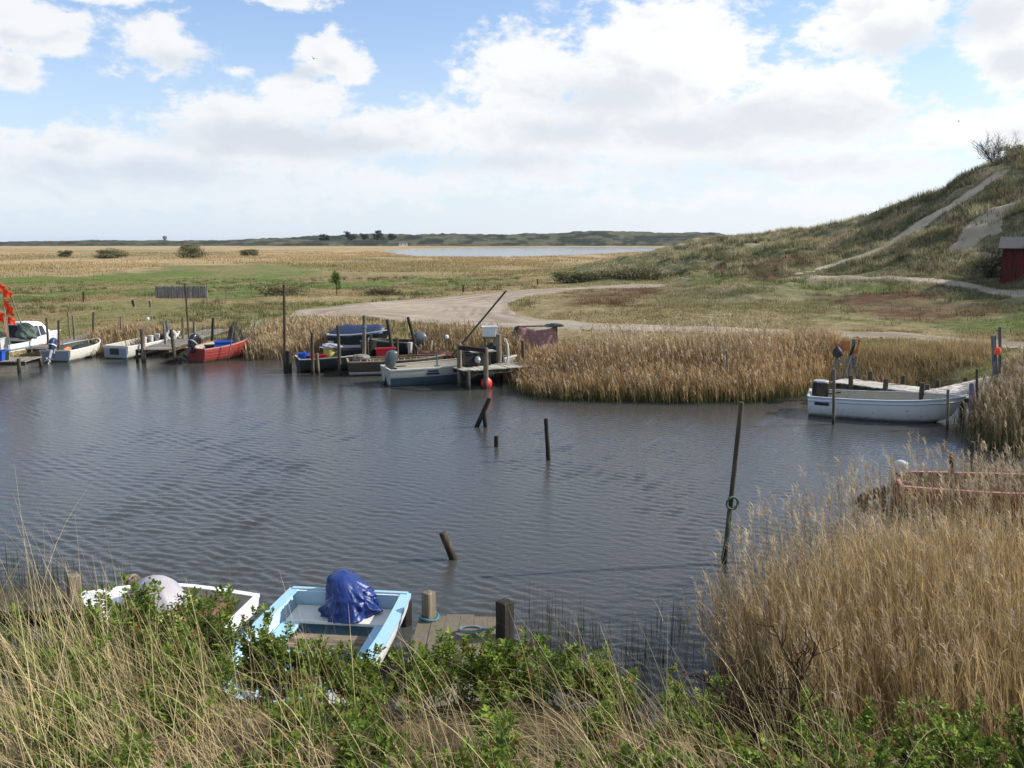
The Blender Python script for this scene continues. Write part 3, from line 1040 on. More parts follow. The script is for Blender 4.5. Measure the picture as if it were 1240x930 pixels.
# ---------------- grass tufts over the land
def tuft_field(name, label, cat, xy, per, h, w, lean=0.7, tint=1.0, spread=0.2, tipk=1.25, segs=2, mat=None, wind=0.4, col=None):
    n = len(xy)
    z = height(xy[:, 0], xy[:, 1])
    idx = np.repeat(np.arange(n), per)
    c = (land_colour(xy[:, 0], xy[:, 1]) if col is None else np.broadcast_to(np.asarray(col, float), (n, 3)) * rng.uniform(.6, 1.4, (n, 1)))[idx] * tint
    c = np.clip(c * np.clip(1 + rng.normal(0, 0.22, (len(idx), 1)), 0.4, 1.8), 0.01, 0.6)
    hs = np.broadcast_to(h, n)[idx] * rng.uniform(0.55, 1.15, len(idx))
    base = np.column_stack([xy[idx] + rng.normal(0, 1, (len(idx), 2)) * (np.broadcast_to(spread, n)[idx])[:, None], z[idx] - 0.03])
    base[:, 2] = height(base[:, 0], base[:, 1], True) - 0.03
    ang = np.where(rng.random(len(idx)) < wind, math.pi + rng.normal(0, .6, len(idx)), rng.random(len(idx)) * 6.283)
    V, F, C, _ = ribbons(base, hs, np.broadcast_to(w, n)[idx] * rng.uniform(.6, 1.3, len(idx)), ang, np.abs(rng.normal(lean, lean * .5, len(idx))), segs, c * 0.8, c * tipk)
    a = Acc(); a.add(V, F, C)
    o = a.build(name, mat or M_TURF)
    tag(o, label, cat, kind='stuff')
    return o


def polar_pts(n, a0, a1, d0, d1, pw=1.0):
    a = np.radians(rng.uniform(a0, a1, n))
    d = d0 * (d1 / d0) ** (rng.random(n) ** pw)
    return np.column_stack([np.sin(a) * d, np.cos(a) * d])


# hill and heath
p = polar_pts(52000, 1, 46, 33, 135)
bh = base_h(p[:, 0], p[:, 1])
hz = sstep(bh, 0.95, 2.2)
cl = fbm(p[:, 0] / 3.4, p[:, 1] / 3.4, 111, 4)
brt = np.zeros(len(p))
for q_ in BRIGHT[2:] + HEATH[:1]:
    brt = np.maximum(brt, soft(q_, p[:, 0], p[:, 1], np.hypot(p[:, 0], p[:, 1])))
keep = (rng.random(len(p)) < hz * sstep(cl, 0.36, 0.58) * (1 - 0.93 * brt)) & ~(on_road(p[:, 0], p[:, 1]) & (rng.random(len(p)) < .91))
p = p[keep]
d = np.hypot(p[:, 0], p[:, 1])
hh = 0.28 + 0.38 * sstep(base_h(p[:, 0], p[:, 1]), 2, 7) * (0.6 + 0.8 * fbm(p[:, 0] / 4, p[:, 1] / 4, 115, 3))
print('hill tufts', len(p))
tuft_field('dune_grass', 'grey green marram tussocks covering the dune hill and heath', 'grass', p, 11, hh * 1.15, 0.018 + d * 0.0004, 0.85, 1.0, 0.24, 1.7, 2, wind=0.5)

# big marram clumps
p = polar_pts(9000, 4, 46, 46, 125)
bh = base_h(p[:, 0], p[:, 1])
cl = fbm(p[:, 0] / 5, p[:, 1] / 5, 151, 4)
keep = (rng.random(len(p)) < sstep(bh, 1.6, 4.5) * sstep(cl, .40, .55)) & (road_flat(p[:, 0], p[:, 1]) < .4) & ~inside_poly(p[:, 0], p[:, 1], ROADW['sand_slope'])
p = p[keep]; d = np.hypot(p[:, 0], p[:, 1])
cc = np.where((fbm(p[:, 0] / 3, p[:, 1] / 3, 153, 3) > .52)[:, None], np.array((.32, .28, .17)), np.array((.115, .12, .06)))
print('big clumps', len(p))
tuft_field('marram_clumps', 'large pale and dark marram clumps standing out on the dune slope', 'grass', p, 30, rng.uniform(.45, 1.0, len(p)), 0.02 + d * 0.0004, .9, 1.0, .34, 1.45, 2, wind=.5, col=cc)

# meadow
p = polar_pts(60000, -42, 20, 34, 125)
sd = sd_shore(p[:, 0], p[:, 1])
cl = fbm(p[:, 0] / 3.2, p[:, 1] / 5, 117, 4)
hz = sstep(base_h(p[:, 0], p[:, 1]), 0.95, 2.0) * (np.arctan2(p[:, 0], p[:, 1]) > 0.02)
keep = (sd > 0.3) & (rng.random(len(p)) < sstep(cl, 0.34, 0.7) * (1 - hz)) & ~on_road(p[:, 0], p[:, 1])
p = p[keep]; d = np.hypot(p[:, 0], p[:, 1])
print('meadow tufts', len(p))
tuft_field('meadow_grass', 'short green and straw coloured meadow grass beyond the harbour', 'grass', p, 5, 0.12 + 0.16 * fbm(p[:, 0] / 3, p[:, 1] / 3, 119, 3), 0.012 + d * 0.0005, 0.9, 1.1, 0.16, 1.2, 2)

# darker rush tussocks in loose groups on the meadow
p = polar_pts(5200, -40, 8, 42, 118)
cl = fbm(p[:, 0] / 5, p[:, 1] / 8, 141, 4)
keep = (sd_shore(p[:, 0], p[:, 1]) > 1.0) & (cl > .53) & ~on_road(p[:, 0], p[:, 1]) & (base_h(p[:, 0], p[:, 1]) < .95)
p = p[keep]; d = np.hypot(p[:, 0], p[:, 1])
tuft_field('rush_tussocks', 'dark olive rush tussocks scattered in loose groups over the meadow', 'rushes', p, 16, rng.uniform(.2, .5, len(p)), 0.014 + d * 0.0004, .8, 1.0, .2, 1.4, 2, col=(.12, .115, .055))

# right bank green strip between the road and the jetty
p = polar_pts(26000, 14, 44, 19, 46)
sd = sd_shore(p[:, 0], p[:, 1])
cl = fbm(p[:, 0] / 1.6, p[:, 1] / 1.6, 121, 4)
keep = (sd > 0.15) & (rng.random(len(p)) < sstep(cl, 0.3, 0.62)) & ~on_road(p[:, 0], p[:, 1]) & (p[:, 1] > 17)
p = p[keep]; d = np.hypot(p[:, 0], p[:, 1])
tuft_field('bank_grass', 'rough green grass on the bank between the road and the white jetty', 'grass', p, 7, 0.08 + 0.2 * fbm(p[:, 0] / 2, p[:, 1] / 2, 123, 3), 0.01 + d * 0.0004, 0.95, 1.05, 0.15, 1.2, 2)

# brown sedge on the near side of that bank, behind the jetty
pp = wp((1005, 466), (1030, 452), (1090, 452), (1150, 449), (1200, 452), (1190, 468), (1120, 470), (1060, 472))
p = rand_in(pp, 330, 0.25)
tuft_field('sedge', 'brown drooping sedge tussocks on the bank behind the white jetty', 'grass', p, 34, rng.uniform(0.35, 0.8, len(p)), 0.02, 1.1, 1.0, 0.24, 1.35, 3, col=(0.31, 0.23, 0.12))

# the wide reed plain
p = polar_pts(46000, -42, 16, 95, 430, 1.15)
d = np.hypot(p[:, 0], p[:, 1])
mm = soft(MEADOW, p[:, 0], p[:, 1], d)
cl = fbm(p[:, 0] / 14, p[:, 1] / 26, 125, 4)
hz = sstep(base_h(p[:, 0], p[:, 1]), 0.95, 2.0)
keep = (rng.random(len(p)) < (1 - mm) * (1 - hz) * sstep(cl, 0.3, 0.6)) & ~on_road(p[:, 0], p[:, 1]) & ~inside_poly(p[:, 0], p[:, 1], LAKE)
p = p[keep]; d = np.hypot(p[:, 0], p[:, 1])
print('plain tufts', len(p))
tuft_field('reed_plain', 'wide beige plain of dry reeds reaching to the lake', 'reeds', p, 6, (0.28 + 0.6 * fbm(p[:, 0] / 20, p[:, 1] / 30, 127, 3)) * (0.5 + 0.5 * sstep(d, 100, 190)), 0.03 + d * 0.0005, 0.6, 1.06, 1.1, 1.12, 1, wind=0.6)


# ---------------- foreground: marram, litter, wild roses
def fg_grass():
    a = Acc()
    # litter and short dead grass everywhere
    n = 19000
    p = np.column_stack([rng.uniform(-6.5, 7.5, n), rng.uniform(1.3, 9.6, n)])
    keep = (rng.random(n) < sstep(fbm(p[:, 0] / .8, p[:, 1] / .8, 131, 3), .3, .55)) & (np.abs(p[:, 0]) < p[:, 1] * 0.75 + 1.2) & (height(p[:, 0], p[:, 1]) > 0.08)
    p = p[keep]; n = len(p)
    base = np.column_stack([p, height(p[:, 0], p[:, 1]) - 0.02])
    V, F, C, _ = ribbons(base, rng.uniform(0.12, 0.45, n), rng.uniform(.003, .006, n), rng.random(n) * 6.283, rng.uniform(0.4, 2.2, n), 4, colvar((0.17, 0.125, 0.07), n, .3), colvar((0.34, 0.265, 0.16), n, .35), start=rng.uniform(0, .8, n))
    a.add(V, F, C)
    # marram clumps
    cl = []
    def clump(px, y, n, h, lean, sp=0.16, wind=math.pi):
        zc = y * math.cos(PITCH) + (CAM_Z - 2.8) * math.sin(PITCH)
        cl.append(((px - 620) / FOC * zc, y, n, h, lean, sp, wind))
    for px, y, n, h, lean in ((-60, 3.6, 170, .95, .7), (30, 3.0, 150, .85, .8), (70, 4.2, 170, 1.05, .6), (130, 3.2, 170, .95, .8), (160, 4.6, 190, 1.1, .62), (215, 2.7, 130, .8, .95), (230, 4.4, 150, 1.05, .75),
                              (300, 3.3, 150, .95, .95), (285, 4.9, 110, 1.0, .7), (345, 3.0, 70, .9, 1.05), (400, 4.4, 60, .85, .8), (470, 3.3, 60, .85, 1.0), (540, 4.2, 60, .9, .95), (600, 3.0, 60, .8, 1.1),
                              (680, 3.8, 100, .95, 1.05), (740, 4.8, 90, .95, .85), (790, 3.2, 80, .95, 1.15), (850, 4.2, 90, 1.0, 1.1), (930, 3.2, 90, 1.0, 1.2), (990, 4.4, 70, 1.0, 1.1), (1060, 3.0, 40, .9, 1.2),
                              (1150, 4.6, 30, .8, 1.0), (-100, 4.8, 120, 1.35, .6), (20, 4.7, 60, 1.5, .65), (-30, 4.3, 50, 1.5, .7), (110, 4.9, 40, 1.35, .55), (90, 5.2, 90, .95, .6), (20, 2.3, 120, .7, .9), (120, 2.2, 120, .7, .9), (230, 2.1, 100, .7, 1.0), (420, 2.3, 60, .7, 1.1), (640, 2.2, 50, .7, 1.1), (820, 2.3, 60, .8, 1.2)):
        clump(px, y, n, h, lean)
    for x, y, n, h, lean, sp, wind in cl:
        n = int(n * .95)
        wind = wind + rng.normal(0, .35); lean = lean * rng.uniform(.75, 1.3)
        p = np.column_stack([rng.normal(x, sp * 1.5, n), rng.normal(y, sp * 1.3, n)])
        base = np.column_stack([p, height(p[:, 0], p[:, 1]) - 0.02])
        th = np.abs(rng.normal(lean, 0.45, n))
        brk = rng.random(n) < .14
        th[brk] = rng.uniform(1.5, 2.5, brk.sum())
        cc = colvar((0.46, 0.37, 0.20), n, .32, .03)
        g = rng.random(n) < 0.16
        cc[g] = colvar((0.17, 0.19, 0.06), g.sum())
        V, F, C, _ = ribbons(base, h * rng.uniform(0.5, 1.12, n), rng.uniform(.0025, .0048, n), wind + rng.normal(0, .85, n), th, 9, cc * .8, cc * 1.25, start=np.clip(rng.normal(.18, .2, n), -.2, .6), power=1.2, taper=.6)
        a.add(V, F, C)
        # broken, fallen blades at the foot
        k = n // 3
        p = np.column_stack([rng.normal(x - .15, sp * 2.4, k), rng.normal(y, sp * 2.2, k)])
        base = np.column_stack([p, height(p[:, 0], p[:, 1]) + rng.uniform(0, .12, k)])
        V, F, C, _ = ribbons(base, rng.uniform(.25, .6, k), rng.uniform(.003, .005, k), rng.random(k) * 6.283, rng.uniform(1.2, 2.0, k), 4, colvar((.36, .28, .16), k), colvar((.52, .43, .27), k), start=rng.uniform(.7, 1.3, k))
        a.add(V, F, C)
    tag(a.build('marram_grass', M_GRASS), 'long dry marram blades arching over the near dune edge', 'grass', kind='stuff')


fg_grass()


def leaf_batch(pos, dirv, size, col):
    """folded oval leaflets: pos (n,3), dirv (n,3) unit, six vertices each"""
    n = len(pos)
    r = rng.normal(0, 1, (n, 3)); r[:, 2] = np.abs(r[:, 2]) + 0.9
    side = np.cross(dirv, r); side /= np.linalg.norm(side, axis=1, keepdims=True) + 1e-9
    up = np.cross(side, dirv)
    s = size[:, None]
    def pt(a, b, c):
        return pos + dirv * s * a + side * s * b + up * s * c
    V = np.stack([pt(0, 0, 0), pt(.32, .30, .10), pt(.74, .25, .07), pt(1, 0, -.06), pt(.74, -.25, .07), pt(.32, -.30, .10)], 1).reshape(-1, 3)
    k = np.arange(n)[:, None] * 6
    F = np.concatenate([k + np.array([[0, 3, 2, 1]]), k + np.array([[0, 5, 4, 3]])], 0)
    C = np.repeat(col, 6, 0)
    return V, F, C


def rose_bush(x, y, size, leaves, label, green=1.0, group='wild rose bushes on the near dune'):
    z = float(height(np.array([x]), np.array([y]))[0])
    root = bpy.data.objects.new('rose_bush', None); COL.objects.link(root)
    root.location = (x, y, z - 0.02)
    tag(root, label, 'bush', group)
    st = Acc(); lf = Acc()
    LP, LD, LS, LC = [], [], [], []
    def cane(p0, ang, tilt, L, r, depth):
        m = 6
        pts = [np.array(p0)]
        root_ = depth == 1
        th = tilt
        for i in range(m):
            th += rng.normal(0, .16); ang_ = ang + rng.normal(0, .25)
            d_ = np.array([math.sin(th) * math.cos(ang_), math.sin(th) * math.sin(ang_), math.cos(th)])
            pts.append(pts[-1] + d_ * L / m)
        pts = np.array(pts)
        if root_:
            V, F = tube_np(np.array([(0, 0, -.06), (pts[0][0] * .6, pts[0][1] * .6, -.045), tuple(pts[0] + (0, 0, -.005)), tuple(pts[0] + (0, 0, .02))]), r, 4)
            st.add(V, F, (.07, .05, .03))
        V, F = tube_np(pts, np.linspace(r, r * .45, m + 1), 4)
        st.add(V, F, np.array((.085, .058, .035)) * rng.uniform(.7, 1.4))
        if depth:
            for i in range(2, m + 1):
                if rng.random() < .6:
                    cane(pts[i], ang + rng.normal(0, 1.1), np.clip(th + rng.normal(.1, .5), -.2, 1.3), L * rng.uniform(.25, .45), r * .6, depth - 1)
        lo = 2 if depth else 1
        for i in range(lo, m + 1):
            if rng.random() < .78 * leaves * (0.3 + .7 * i / m):
                nl = rng.integers(2, 4) if i < m else rng.integers(3, 6)
                for _ in range(nl):
                    a = rng.random() * 6.283; e = rng.uniform(.1, 1.2)
                    rd = np.array([math.sin(e) * math.cos(a), math.sin(e) * math.sin(a), math.cos(e)])
                    rl = rng.uniform(.045, .085)
                    sd_ = np.cross(rd, (0, 0, 1.0)); sd_ /= np.linalg.norm(sd_) + 1e-9
                    young = rng.random()
                    base_c = np.array((.09, .145, .026)) * (1 - young) + np.array((.23, .30, .055)) * young
                    base_c = base_c * rng.uniform(.65, 1.3)
                    if rng.random() < .07:
                        base_c = np.array((.22, .13, .05)) * rng.uniform(.6, 1.3)
                    for k in range(3):
                        t_ = .35 + .6 * k / 2.0
                        for sg in (-1, 1):
                            LP.append(pts[i] + rd * rl * t_); LD.append(sd_ * sg * .85 + rd * .5 + np.array((0, 0, rng.normal(0, .15))))
                            LS.append(rl * rng.uniform(.34, .46)); LC.append(base_c * rng.uniform(.85, 1.15))
                    LP.append(pts[i] + rd * rl); LD.append(rd); LS.append(rl * .45); LC.append(base_c)
    nc = int(11 * size + 4)
    for _ in range(nc):
        a = rng.random() * 6.283; rr = abs(rng.normal(0, .16 * size))
        cane((rr * math.cos(a), rr * math.sin(a), 0), a, rng.uniform(.05, .65), size * rng.uniform(.42, .72), .0042, 1)
    st.build('stems', M_TWIG, root)
    LD = np.array(LD); LD /= np.linalg.norm(LD, axis=1, keepdims=True) + 1e-9
    V, F, C = leaf_batch(np.array(LP), LD, np.array(LS), np.array(LC))
    lf.add(V, F, C)
    lf.build('foliage', M_LEAF, root, True)
    return root


def fx(px, y):
    zc = y * math.cos(PITCH) + (CAM_Z - 2.7) * math.sin(PITCH)
    return (px - 620) / FOC * zc


rose_label = {'l': 'low wild rose bush with fresh leaves among the arching dry grass at the left',
              'm': 'low wild rose bush with fresh leaves in front of the blue boat and jetty',
              'r': 'low wild rose bush with bright fresh leaves below the tall reeds at the right'}
for px, y, s, lv, k in ((30, 5.0, 0.72, .8, 'l'), (60, 5.5, 0.72, .6, 'l'), (105, 5.6, 0.89, .75, 'l'), (140, 5.9, 1.01, .8, 'l'), (160, 5.2, 0.89, .9, 'l'), (200, 5.5, 0.98, .9, 'l'), (235, 5.9, 0.99, .8, 'l'), (275, 5.5, 0.89, .9, 'l'), (200, 4.1, 0.54, .6, 'l'), (60, 3.9, 0.45, .5, 'l'), (20, 2.7, 0.45, .5, 'l'), (265, 4.6, 0.76, .8, 'l'), (130, 4.4, 0.68, .7, 'l'),
                        (325, 5.5, 0.55, .9, 'm'), (385, 5.9, 0.53, .9, 'm'), (440, 5.3, 0.50, .85, 'm'), (500, 5.8, 0.66, .9, 'm'), (560, 5.5, 0.62, .8, 'm'), (625, 5.9, 0.57, .8, 'm'), (690, 5.6, 0.57, .8, 'm'), (755, 5.9, 0.58, .8, 'm'),
                        (370, 4.5, 0.49, .7, 'm'), (450, 4.1, 0.55, .75, 'm'), (560, 4.5, 0.41, .5, 'm'), (480, 3.2, 0.45, .75, 'm'), (330, 3.4, 0.41, .6, 'm'), (300, 2.6, 0.41, .8, 'm'), (640, 3.9, 0.41, .6, 'm'), (690, 2.9, 0.41, .8, 'm'), (740, 4.5, 0.45, .6, 'm'),
                        (575, 5.9, 0.58, .8, 'm'), (600, 5.5, 0.52, .75, 'm'), (660, 5.9, 0.55, .75, 'm'), (720, 5.7, 0.52, .75, 'm'), (410, 5.6, 0.48, .75, 'm'), (280, 5.7, .85, .85, 'm'), (315, 5.8, .72, .8, 'm'), (355, 5.7, .6, .75, 'm'), (455, 5.8, .58, .75, 'm'), (90, 3.3, .5, .75, 'l'), (160, 3.0, .5, .75, 'l'), (420, 3.1, .5, .85, 'm'), (555, 3.2, .48, .85, 'm'), (610, 2.7, .45, .85, 'm'), (760, 3.2, .48, .8, 'm'), (815, 5.5, .55, .75, 'r'), (865, 4.8, .42, .6, 'r'), (975, 4.7, .42, .7, 'r'), (1020, 4.9, .55, .8, 'r'), (1090, 5.1, .52, .8, 'r'), (1160, 4.9, .6, .85, 'r'), (1230, 5.0, .58, .9, 'r'), (1290, 4.8, .6, .9, 'r'),
                        (860, 3.8, .48, .6, 'r'), (960, 3.9, .46, .7, 'r'), (1050, 3.8, .55, .8, 'r'), (1140, 3.8, .55, .85, 'r'), (1230, 3.8, .6, .85, 'r'), (1010, 3.0, .45, .7, 'r'), (1110, 2.9, .5, .75, 'r'), (1210, 2.9, .5, .85, 'r')):
    rose_bush(fx(px, y) + rng.normal(0, .08), y + rng.normal(0, .1), s, lv, rose_label[k], group={'l': 'wild roses in the dry grass', 'm': 'wild roses in front of the boats', 'r': 'wild roses below the reeds'}[k])


def bare_shrub(name, x, y, h, spread, label, cat, n0=4, col=(.075, .05, .033), r0=.012, z=None, depth=3, seed=11, bend=.25):
    a = Acc()
    gen = np.random.default_rng(seed)
    z = float(height(np.array([x]), np.array([y]))[0]) if z is None else z
    def br(p0, d, L, r, k):
        m = 5; pts = [np.array(p0)]; d = np.array(d)
        for i in range(m):
            d = d + gen.normal(0, bend, 3) * .6; d[2] += .08
            d /= np.linalg.norm(d)
            pts.append(pts[-1] + d * L / m)
        pts = np.array(pts)
        V, F = tube_np(pts, np.linspace(r, r * .5, m + 1), 4)
        a.add(V, F, np.array(col) * gen.uniform(.7, 1.3))
        if k:
            for i in range(1, m + 1):
                for _ in range(2 if gen.random() < .45 else 1):
                    q = d + gen.normal(0, .75, 3); q[2] = abs(q[2]) * .8 + .15; q /= np.linalg.norm(q)
                    br(pts[i], q, L * gen.uniform(.35, .6), r * .55, k - 1)
    for _ in range(n0):
        d = np.array([gen.normal(0, spread), gen.normal(0, spread * .6), 1.0]); d /= np.linalg.norm(d)
        br((gen.normal(0, .05), gen.normal(0, .05), 0), d, h * gen.uniform(.5, .75), r0, depth - 1)
    o = a.build(name, M_TWIG)
    o.location = (x, y, z - .03)
    tag(o, label, cat)
    return o


bare_shrub('bare_shrub', fx(928, 4.8), 4.75, 1.25, .6, 'leafless dark brown branching shrub standing before the golden reeds', 'shrub', 4, r0=.013, col=(.045, .028, .02), bend=.18, seed=5)
bare_shrub('bare_shrub', fx(775, 6.2), 6.2, .55, .8, 'small leafless twiggy shrub at the water edge beside the jetty', 'shrub', 5, r0=.007, col=(.05, .035, .026))

# ------------------------------------------------------------------ builders for made things
class MB:
    def __init__(self):
        self.v = []; self.f = []; self.m = []

    def add(self, V, F, mi=0):
        k = len(self.v)
        self.v += [tuple(float(c) for c in p) for p in V]
        for f in F:
            self.f.append(tuple(int(i) + k for i in f)); self.m.append(mi)

    def box(self, c, s, rot=None, mi=0, jit=0.0, taper=1.0):
        V = []
        for sz in (-1, 1):
            for sx, sy in ((-1, -1), (1, -1), (1, 1), (-1, 1)):
                t = taper if sz > 0 else 1.0
                p = Vector((sx * s[0] / 2 * t, sy * s[1] / 2 * t, sz * s[2] / 2))
                if jit:
                    p += Vector((random.uniform(-jit, jit), random.uniform(-jit, jit), random.uniform(-jit, jit)))
                if rot is not None:
                    p = rot @ p
                V.append(p + Vector(c))
        self.add(V, [(3, 2, 1, 0), (4, 5, 6, 7), (0, 1, 5, 4), (1, 2, 6, 5), (2, 3, 7, 6), (3, 0, 4, 7)], mi)

    def bar(self, p0, p1, w, h, mi=0, up=(0, 0, 1), jit=0.0):
        p0 = Vector(p0); p1 = Vector(p1); d = p1 - p0; L = d.length; d.normalize()
        side = d.cross(Vector(up))
        if side.length < 1e-4: side = d.cross(Vector((0, 1, 0)))
        side.normalize(); u = side.cross(d)
        rot = Matrix((d, side, u)).transposed()
        self.box((p0 + p1) / 2, (L, w, h), rot, mi, jit)

    def tube(self, pts, r, sides=8, mi=0, caps=True, rough=0.0):
        pts = np.array([tuple(p) for p in pts], float)
        V, F = tube_np(pts, r, sides)
        if rough: V = V + rng.normal(0, rough, V.shape)
        k = len(V); F = [tuple(f) for f in F]
        if caps:
            F.append(tuple(range(sides))[::-1]); F.append(tuple(range(k - sides, k)))
        self.add(V, F, mi)

    def lathe(self, prof, sides=16, c=(0, 0, 0), mi=0, rot=None):
        """prof: (r, z) list"""
        V = []; F = []
        for r, z in prof:
            for k in range(sides):
                a = 2 * math.pi * k / sides
                p = Vector((r * math.cos(a), r * math.sin(a), z))
                if rot is not None: p = rot @ p
                V.append(p + Vector(c))
        for i in range(len(prof) - 1):
            for k in range(sides):
                k2 = (k + 1) % sides
                F.append((i * sides + k, i * sides + k2, (i + 1) * sides + k2, (i + 1) * sides + k))
        self.add(V, F, mi)

    def loft(self, rings, mi=0, caps=True, closed=True):
        n = len(rings[0]); V = [p for r in rings for p in r]; F = []
        for i in range(len(rings) - 1):
            for k in range(n if closed else n - 1):
                k2 = (k + 1) % n
                F.append((i * n + k, i * n + k2, (i + 1) * n + k2, (i + 1) * n + k))
        if caps:
            F.append(tuple(range(n))[::-1]); F.append(tuple(range((len(rings) - 1) * n, len(rings) * n)))
        self.add(V, F, mi)

    def build(self, name, mats, parent=None, smooth=False, bevel=0.0, angle=40):
        me = bpy.data.meshes.new(name)
        me.from_pydata(self.v, [], self.f)
        if not isinstance(mats, (list, tuple)): mats = [mats]
        for m in mats: me.materials.append(m)
        me.polygons.foreach_set('material_index', self.m)
        bm = bmesh.new(); bm.from_mesh(me)
        bmesh.ops.recalc_face_normals(bm, faces=bm.faces)
        bm.to_mesh(me); bm.free()
        o = bpy.data.objects.new(name, me); COL.objects.link(o)
        if smooth:
            me.polygons.foreach_set('use_smooth', [True] * len(me.polygons))
            try: me.set_sharp_from_angle(angle=R(angle))
            except Exception: pass
        if bevel:
            b = o.modifiers.new('bevel', 'BEVEL'); b.width = bevel; b.segments = 2; b.limit_method = 'ANGLE'
        if parent is not None: o.parent = parent
        return o


def empty(name, loc, rz=0.0, label=None, cat=None, group=None):
    o = bpy.data.objects.new(name, None); COL.objects.link(o)
    o.location = loc; o.rotation_euler = (0, 0, rz)
    o.empty_display_size = 0.2
    return tag(o, label, cat, group)


# materials of made things
WOOD = mat_wood('weathered_timber', (0.20, 0.165, 0.12))
WOOD_DARK = mat_wood('dark_wet_timber', (0.085, 0.068, 0.048))
WOOD_BLACK = mat_wood('tarred_timber', (0.035, 0.030, 0.026))
WOOD_PALE = mat_wood('bleached_deck_timber', (0.52, 0.48, 0.42), wet=False, axis=1)
DECK = mat_wood('deck_planks', (0.27, 0.235, 0.19), wet=False, axis=1)
DECKX = mat_wood('deck_planks_crosswise', (0.27, 0.235, 0.19), wet=False, axis=0)
DECK_NEAR = mat_paint('mossy_worn_boards', (0.165, 0.14, 0.10), .9, .2, .55, 3.0, .7, (.07, .06, .04), .15)
DECK_OLD = mat_wood('worn_jetty_boards', (0.155, 0.13, 0.09), wet=False, axis=1, grain=20)
WHITE = mat_paint('white_gelcoat', (0.72, 0.73, 0.72), 0.35, .05, .22, algae=.8)
CREAM = mat_paint('old_white_paint', (0.62, 0.60, 0.52), 0.5, .1, .4, algae=1)
GREYHULL = mat_paint('pale_grey_paint', (0.40, 0.40, 0.36), 0.45, .08, .3, algae=1)
TEAL = mat_paint('blue_grey_bottom_paint', (0.075, 0.115, 0.14), 0.5, .15, .35)
BLUEGREY = mat_paint('grey_blue_paint_and_shade', (0.22, 0.27, 0.32), 0.5, .1, .35)  # hull stripe and bottom paint, also the shade coloured onto two sterns
SKYBLUE = mat_paint('light_blue_paint', (0.34, 0.55, 0.68), 0.38, .06, .16)
NAVY = mat_paint('dark_blue_plastic', (0.02, 0.035, 0.10), 0.4, .1, .1)
BLUE = mat_paint('blue_plastic', (0.015, 0.09, 0.46), 0.42, .1, .12)
REDP = mat_paint('red_paint', (0.28, 0.04, 0.032), 0.5, .16, .35, algae=1)
REDFADE = mat_paint('faded_red_paint', (0.52, 0.20, 0.18), 0.55, .15, .35)
REDPL = mat_paint('red_plastic', (0.50, 0.03, 0.04), 0.4, .1, .1)
GREENPL = mat_paint('green_plastic', (0.02, 0.22, 0.07), 0.4, .1, .12)
YELLOW = mat_paint('yellow_plastic', (0.48, 0.42, 0.12), 0.45, .1, .3)
BLACKPL = mat_paint('black_plastic', (0.022, 0.022, 0.024), 0.4, .2, .2, dirt_col=(.09, .085, .075))
ENGINE = mat_paint('black_engine_paint', (0.018, 0.019, 0.022), 0.28, .15, .12, dirt_col=(.1, .1, .1))
ENGGREY = mat_paint('grey_engine_paint', (0.075, 0.092, 0.105), 0.4, .12, .2)
ALU = mat_paint('cast_aluminium', (0.32, 0.33, 0.34), 0.4, .12, .25)
GREYPL = mat_paint('grey_white_plastic', (0.50, 0.50, 0.48), 0.5, .12, .3)
INSIDE = mat_paint('boat_interior', (0.40, 0.37, 0.29), 0.6, .15, .5)
BROWNIN = mat_paint('brown_boat_interior', (0.17, 0.115, 0.07), 0.7, .2, .5)
OLDBROWN = mat_paint('old_brown_hull', (0.085, 0.06, 0.042), 0.7, .3, .5, bump=.3)
DARKHULL = mat_paint('dark_green_hull', (0.03, 0.038, 0.03), 0.6, .25, .4)
ORANGE = mat_paint('orange_float', (0.85, 0.10, 0.03), 0.45, .06, .06)
REDBUOY = mat_paint('red_buoy', (0.80, 0.035, 0.03), 0.4, .06, .06)
ROPE = mat_paint('rope', (0.16, 0.21, 0.22), 0.9, .25, .3, scale=30)
ROPEBLUE = mat_paint('blue_rope', (0.06, 0.22, 0.30), 0.9, .25, .2, scale=30)
ROPEG = mat_paint('green_rope', (0.08, 0.13, 0.09), 0.9, .25, .2, scale=30)
PLATE = mat_paint('dark_plate', (0.02, 0.03, 0.06), 0.35, .1, .1)
GLASS = mat_paint('tinted_cabin_window', (0.03, 0.028, 0.045), 0.12, .1, .05, spec=.6)


def mat_cloth(name, col, trans=0.0, rough=0.8, scale=8.0, sheen=0.0, bump=0.4):
    m, t, b = new_mat(name)
    co = t.node('ShaderNodeTexCoord').outputs['Object']
    n = t.noise(co, scale, 5, 0.6); n2 = t.noise(co, scale * 9, 3, .6)
    c = t.mix(n, tuple(k * .7 for k in col), tuple(min(1, k * 1.25) for k in col))
    t.l.new(c, b.inputs['Base Color']); b.inputs['Roughness'].default_value = rough
    bn = t.node('ShaderNodeBump'); bn.inputs['Strength'].default_value = bump; bn.inputs['Distance'].default_value = .02
    t.l.new(t.math('ADD', n, t.math('MULTIPLY', n2, .3)), bn.inputs['Height']); t.l.new(bn.outputs[0], b.inputs['Normal'])
    if trans:
        df = t.node('ShaderNodeBsdfTranslucent'); t.l.new(c, df.inputs[0])
        mx = t.node('ShaderNodeMixShader'); mx.inputs[0].default_value = trans
        t.l.new(b.outputs[0], mx.inputs[1]); t.l.new(df.outputs[0], mx.inputs[2])
        t.l.new(mx.outputs[0], t.n['Material Output'].inputs[0])
    return m


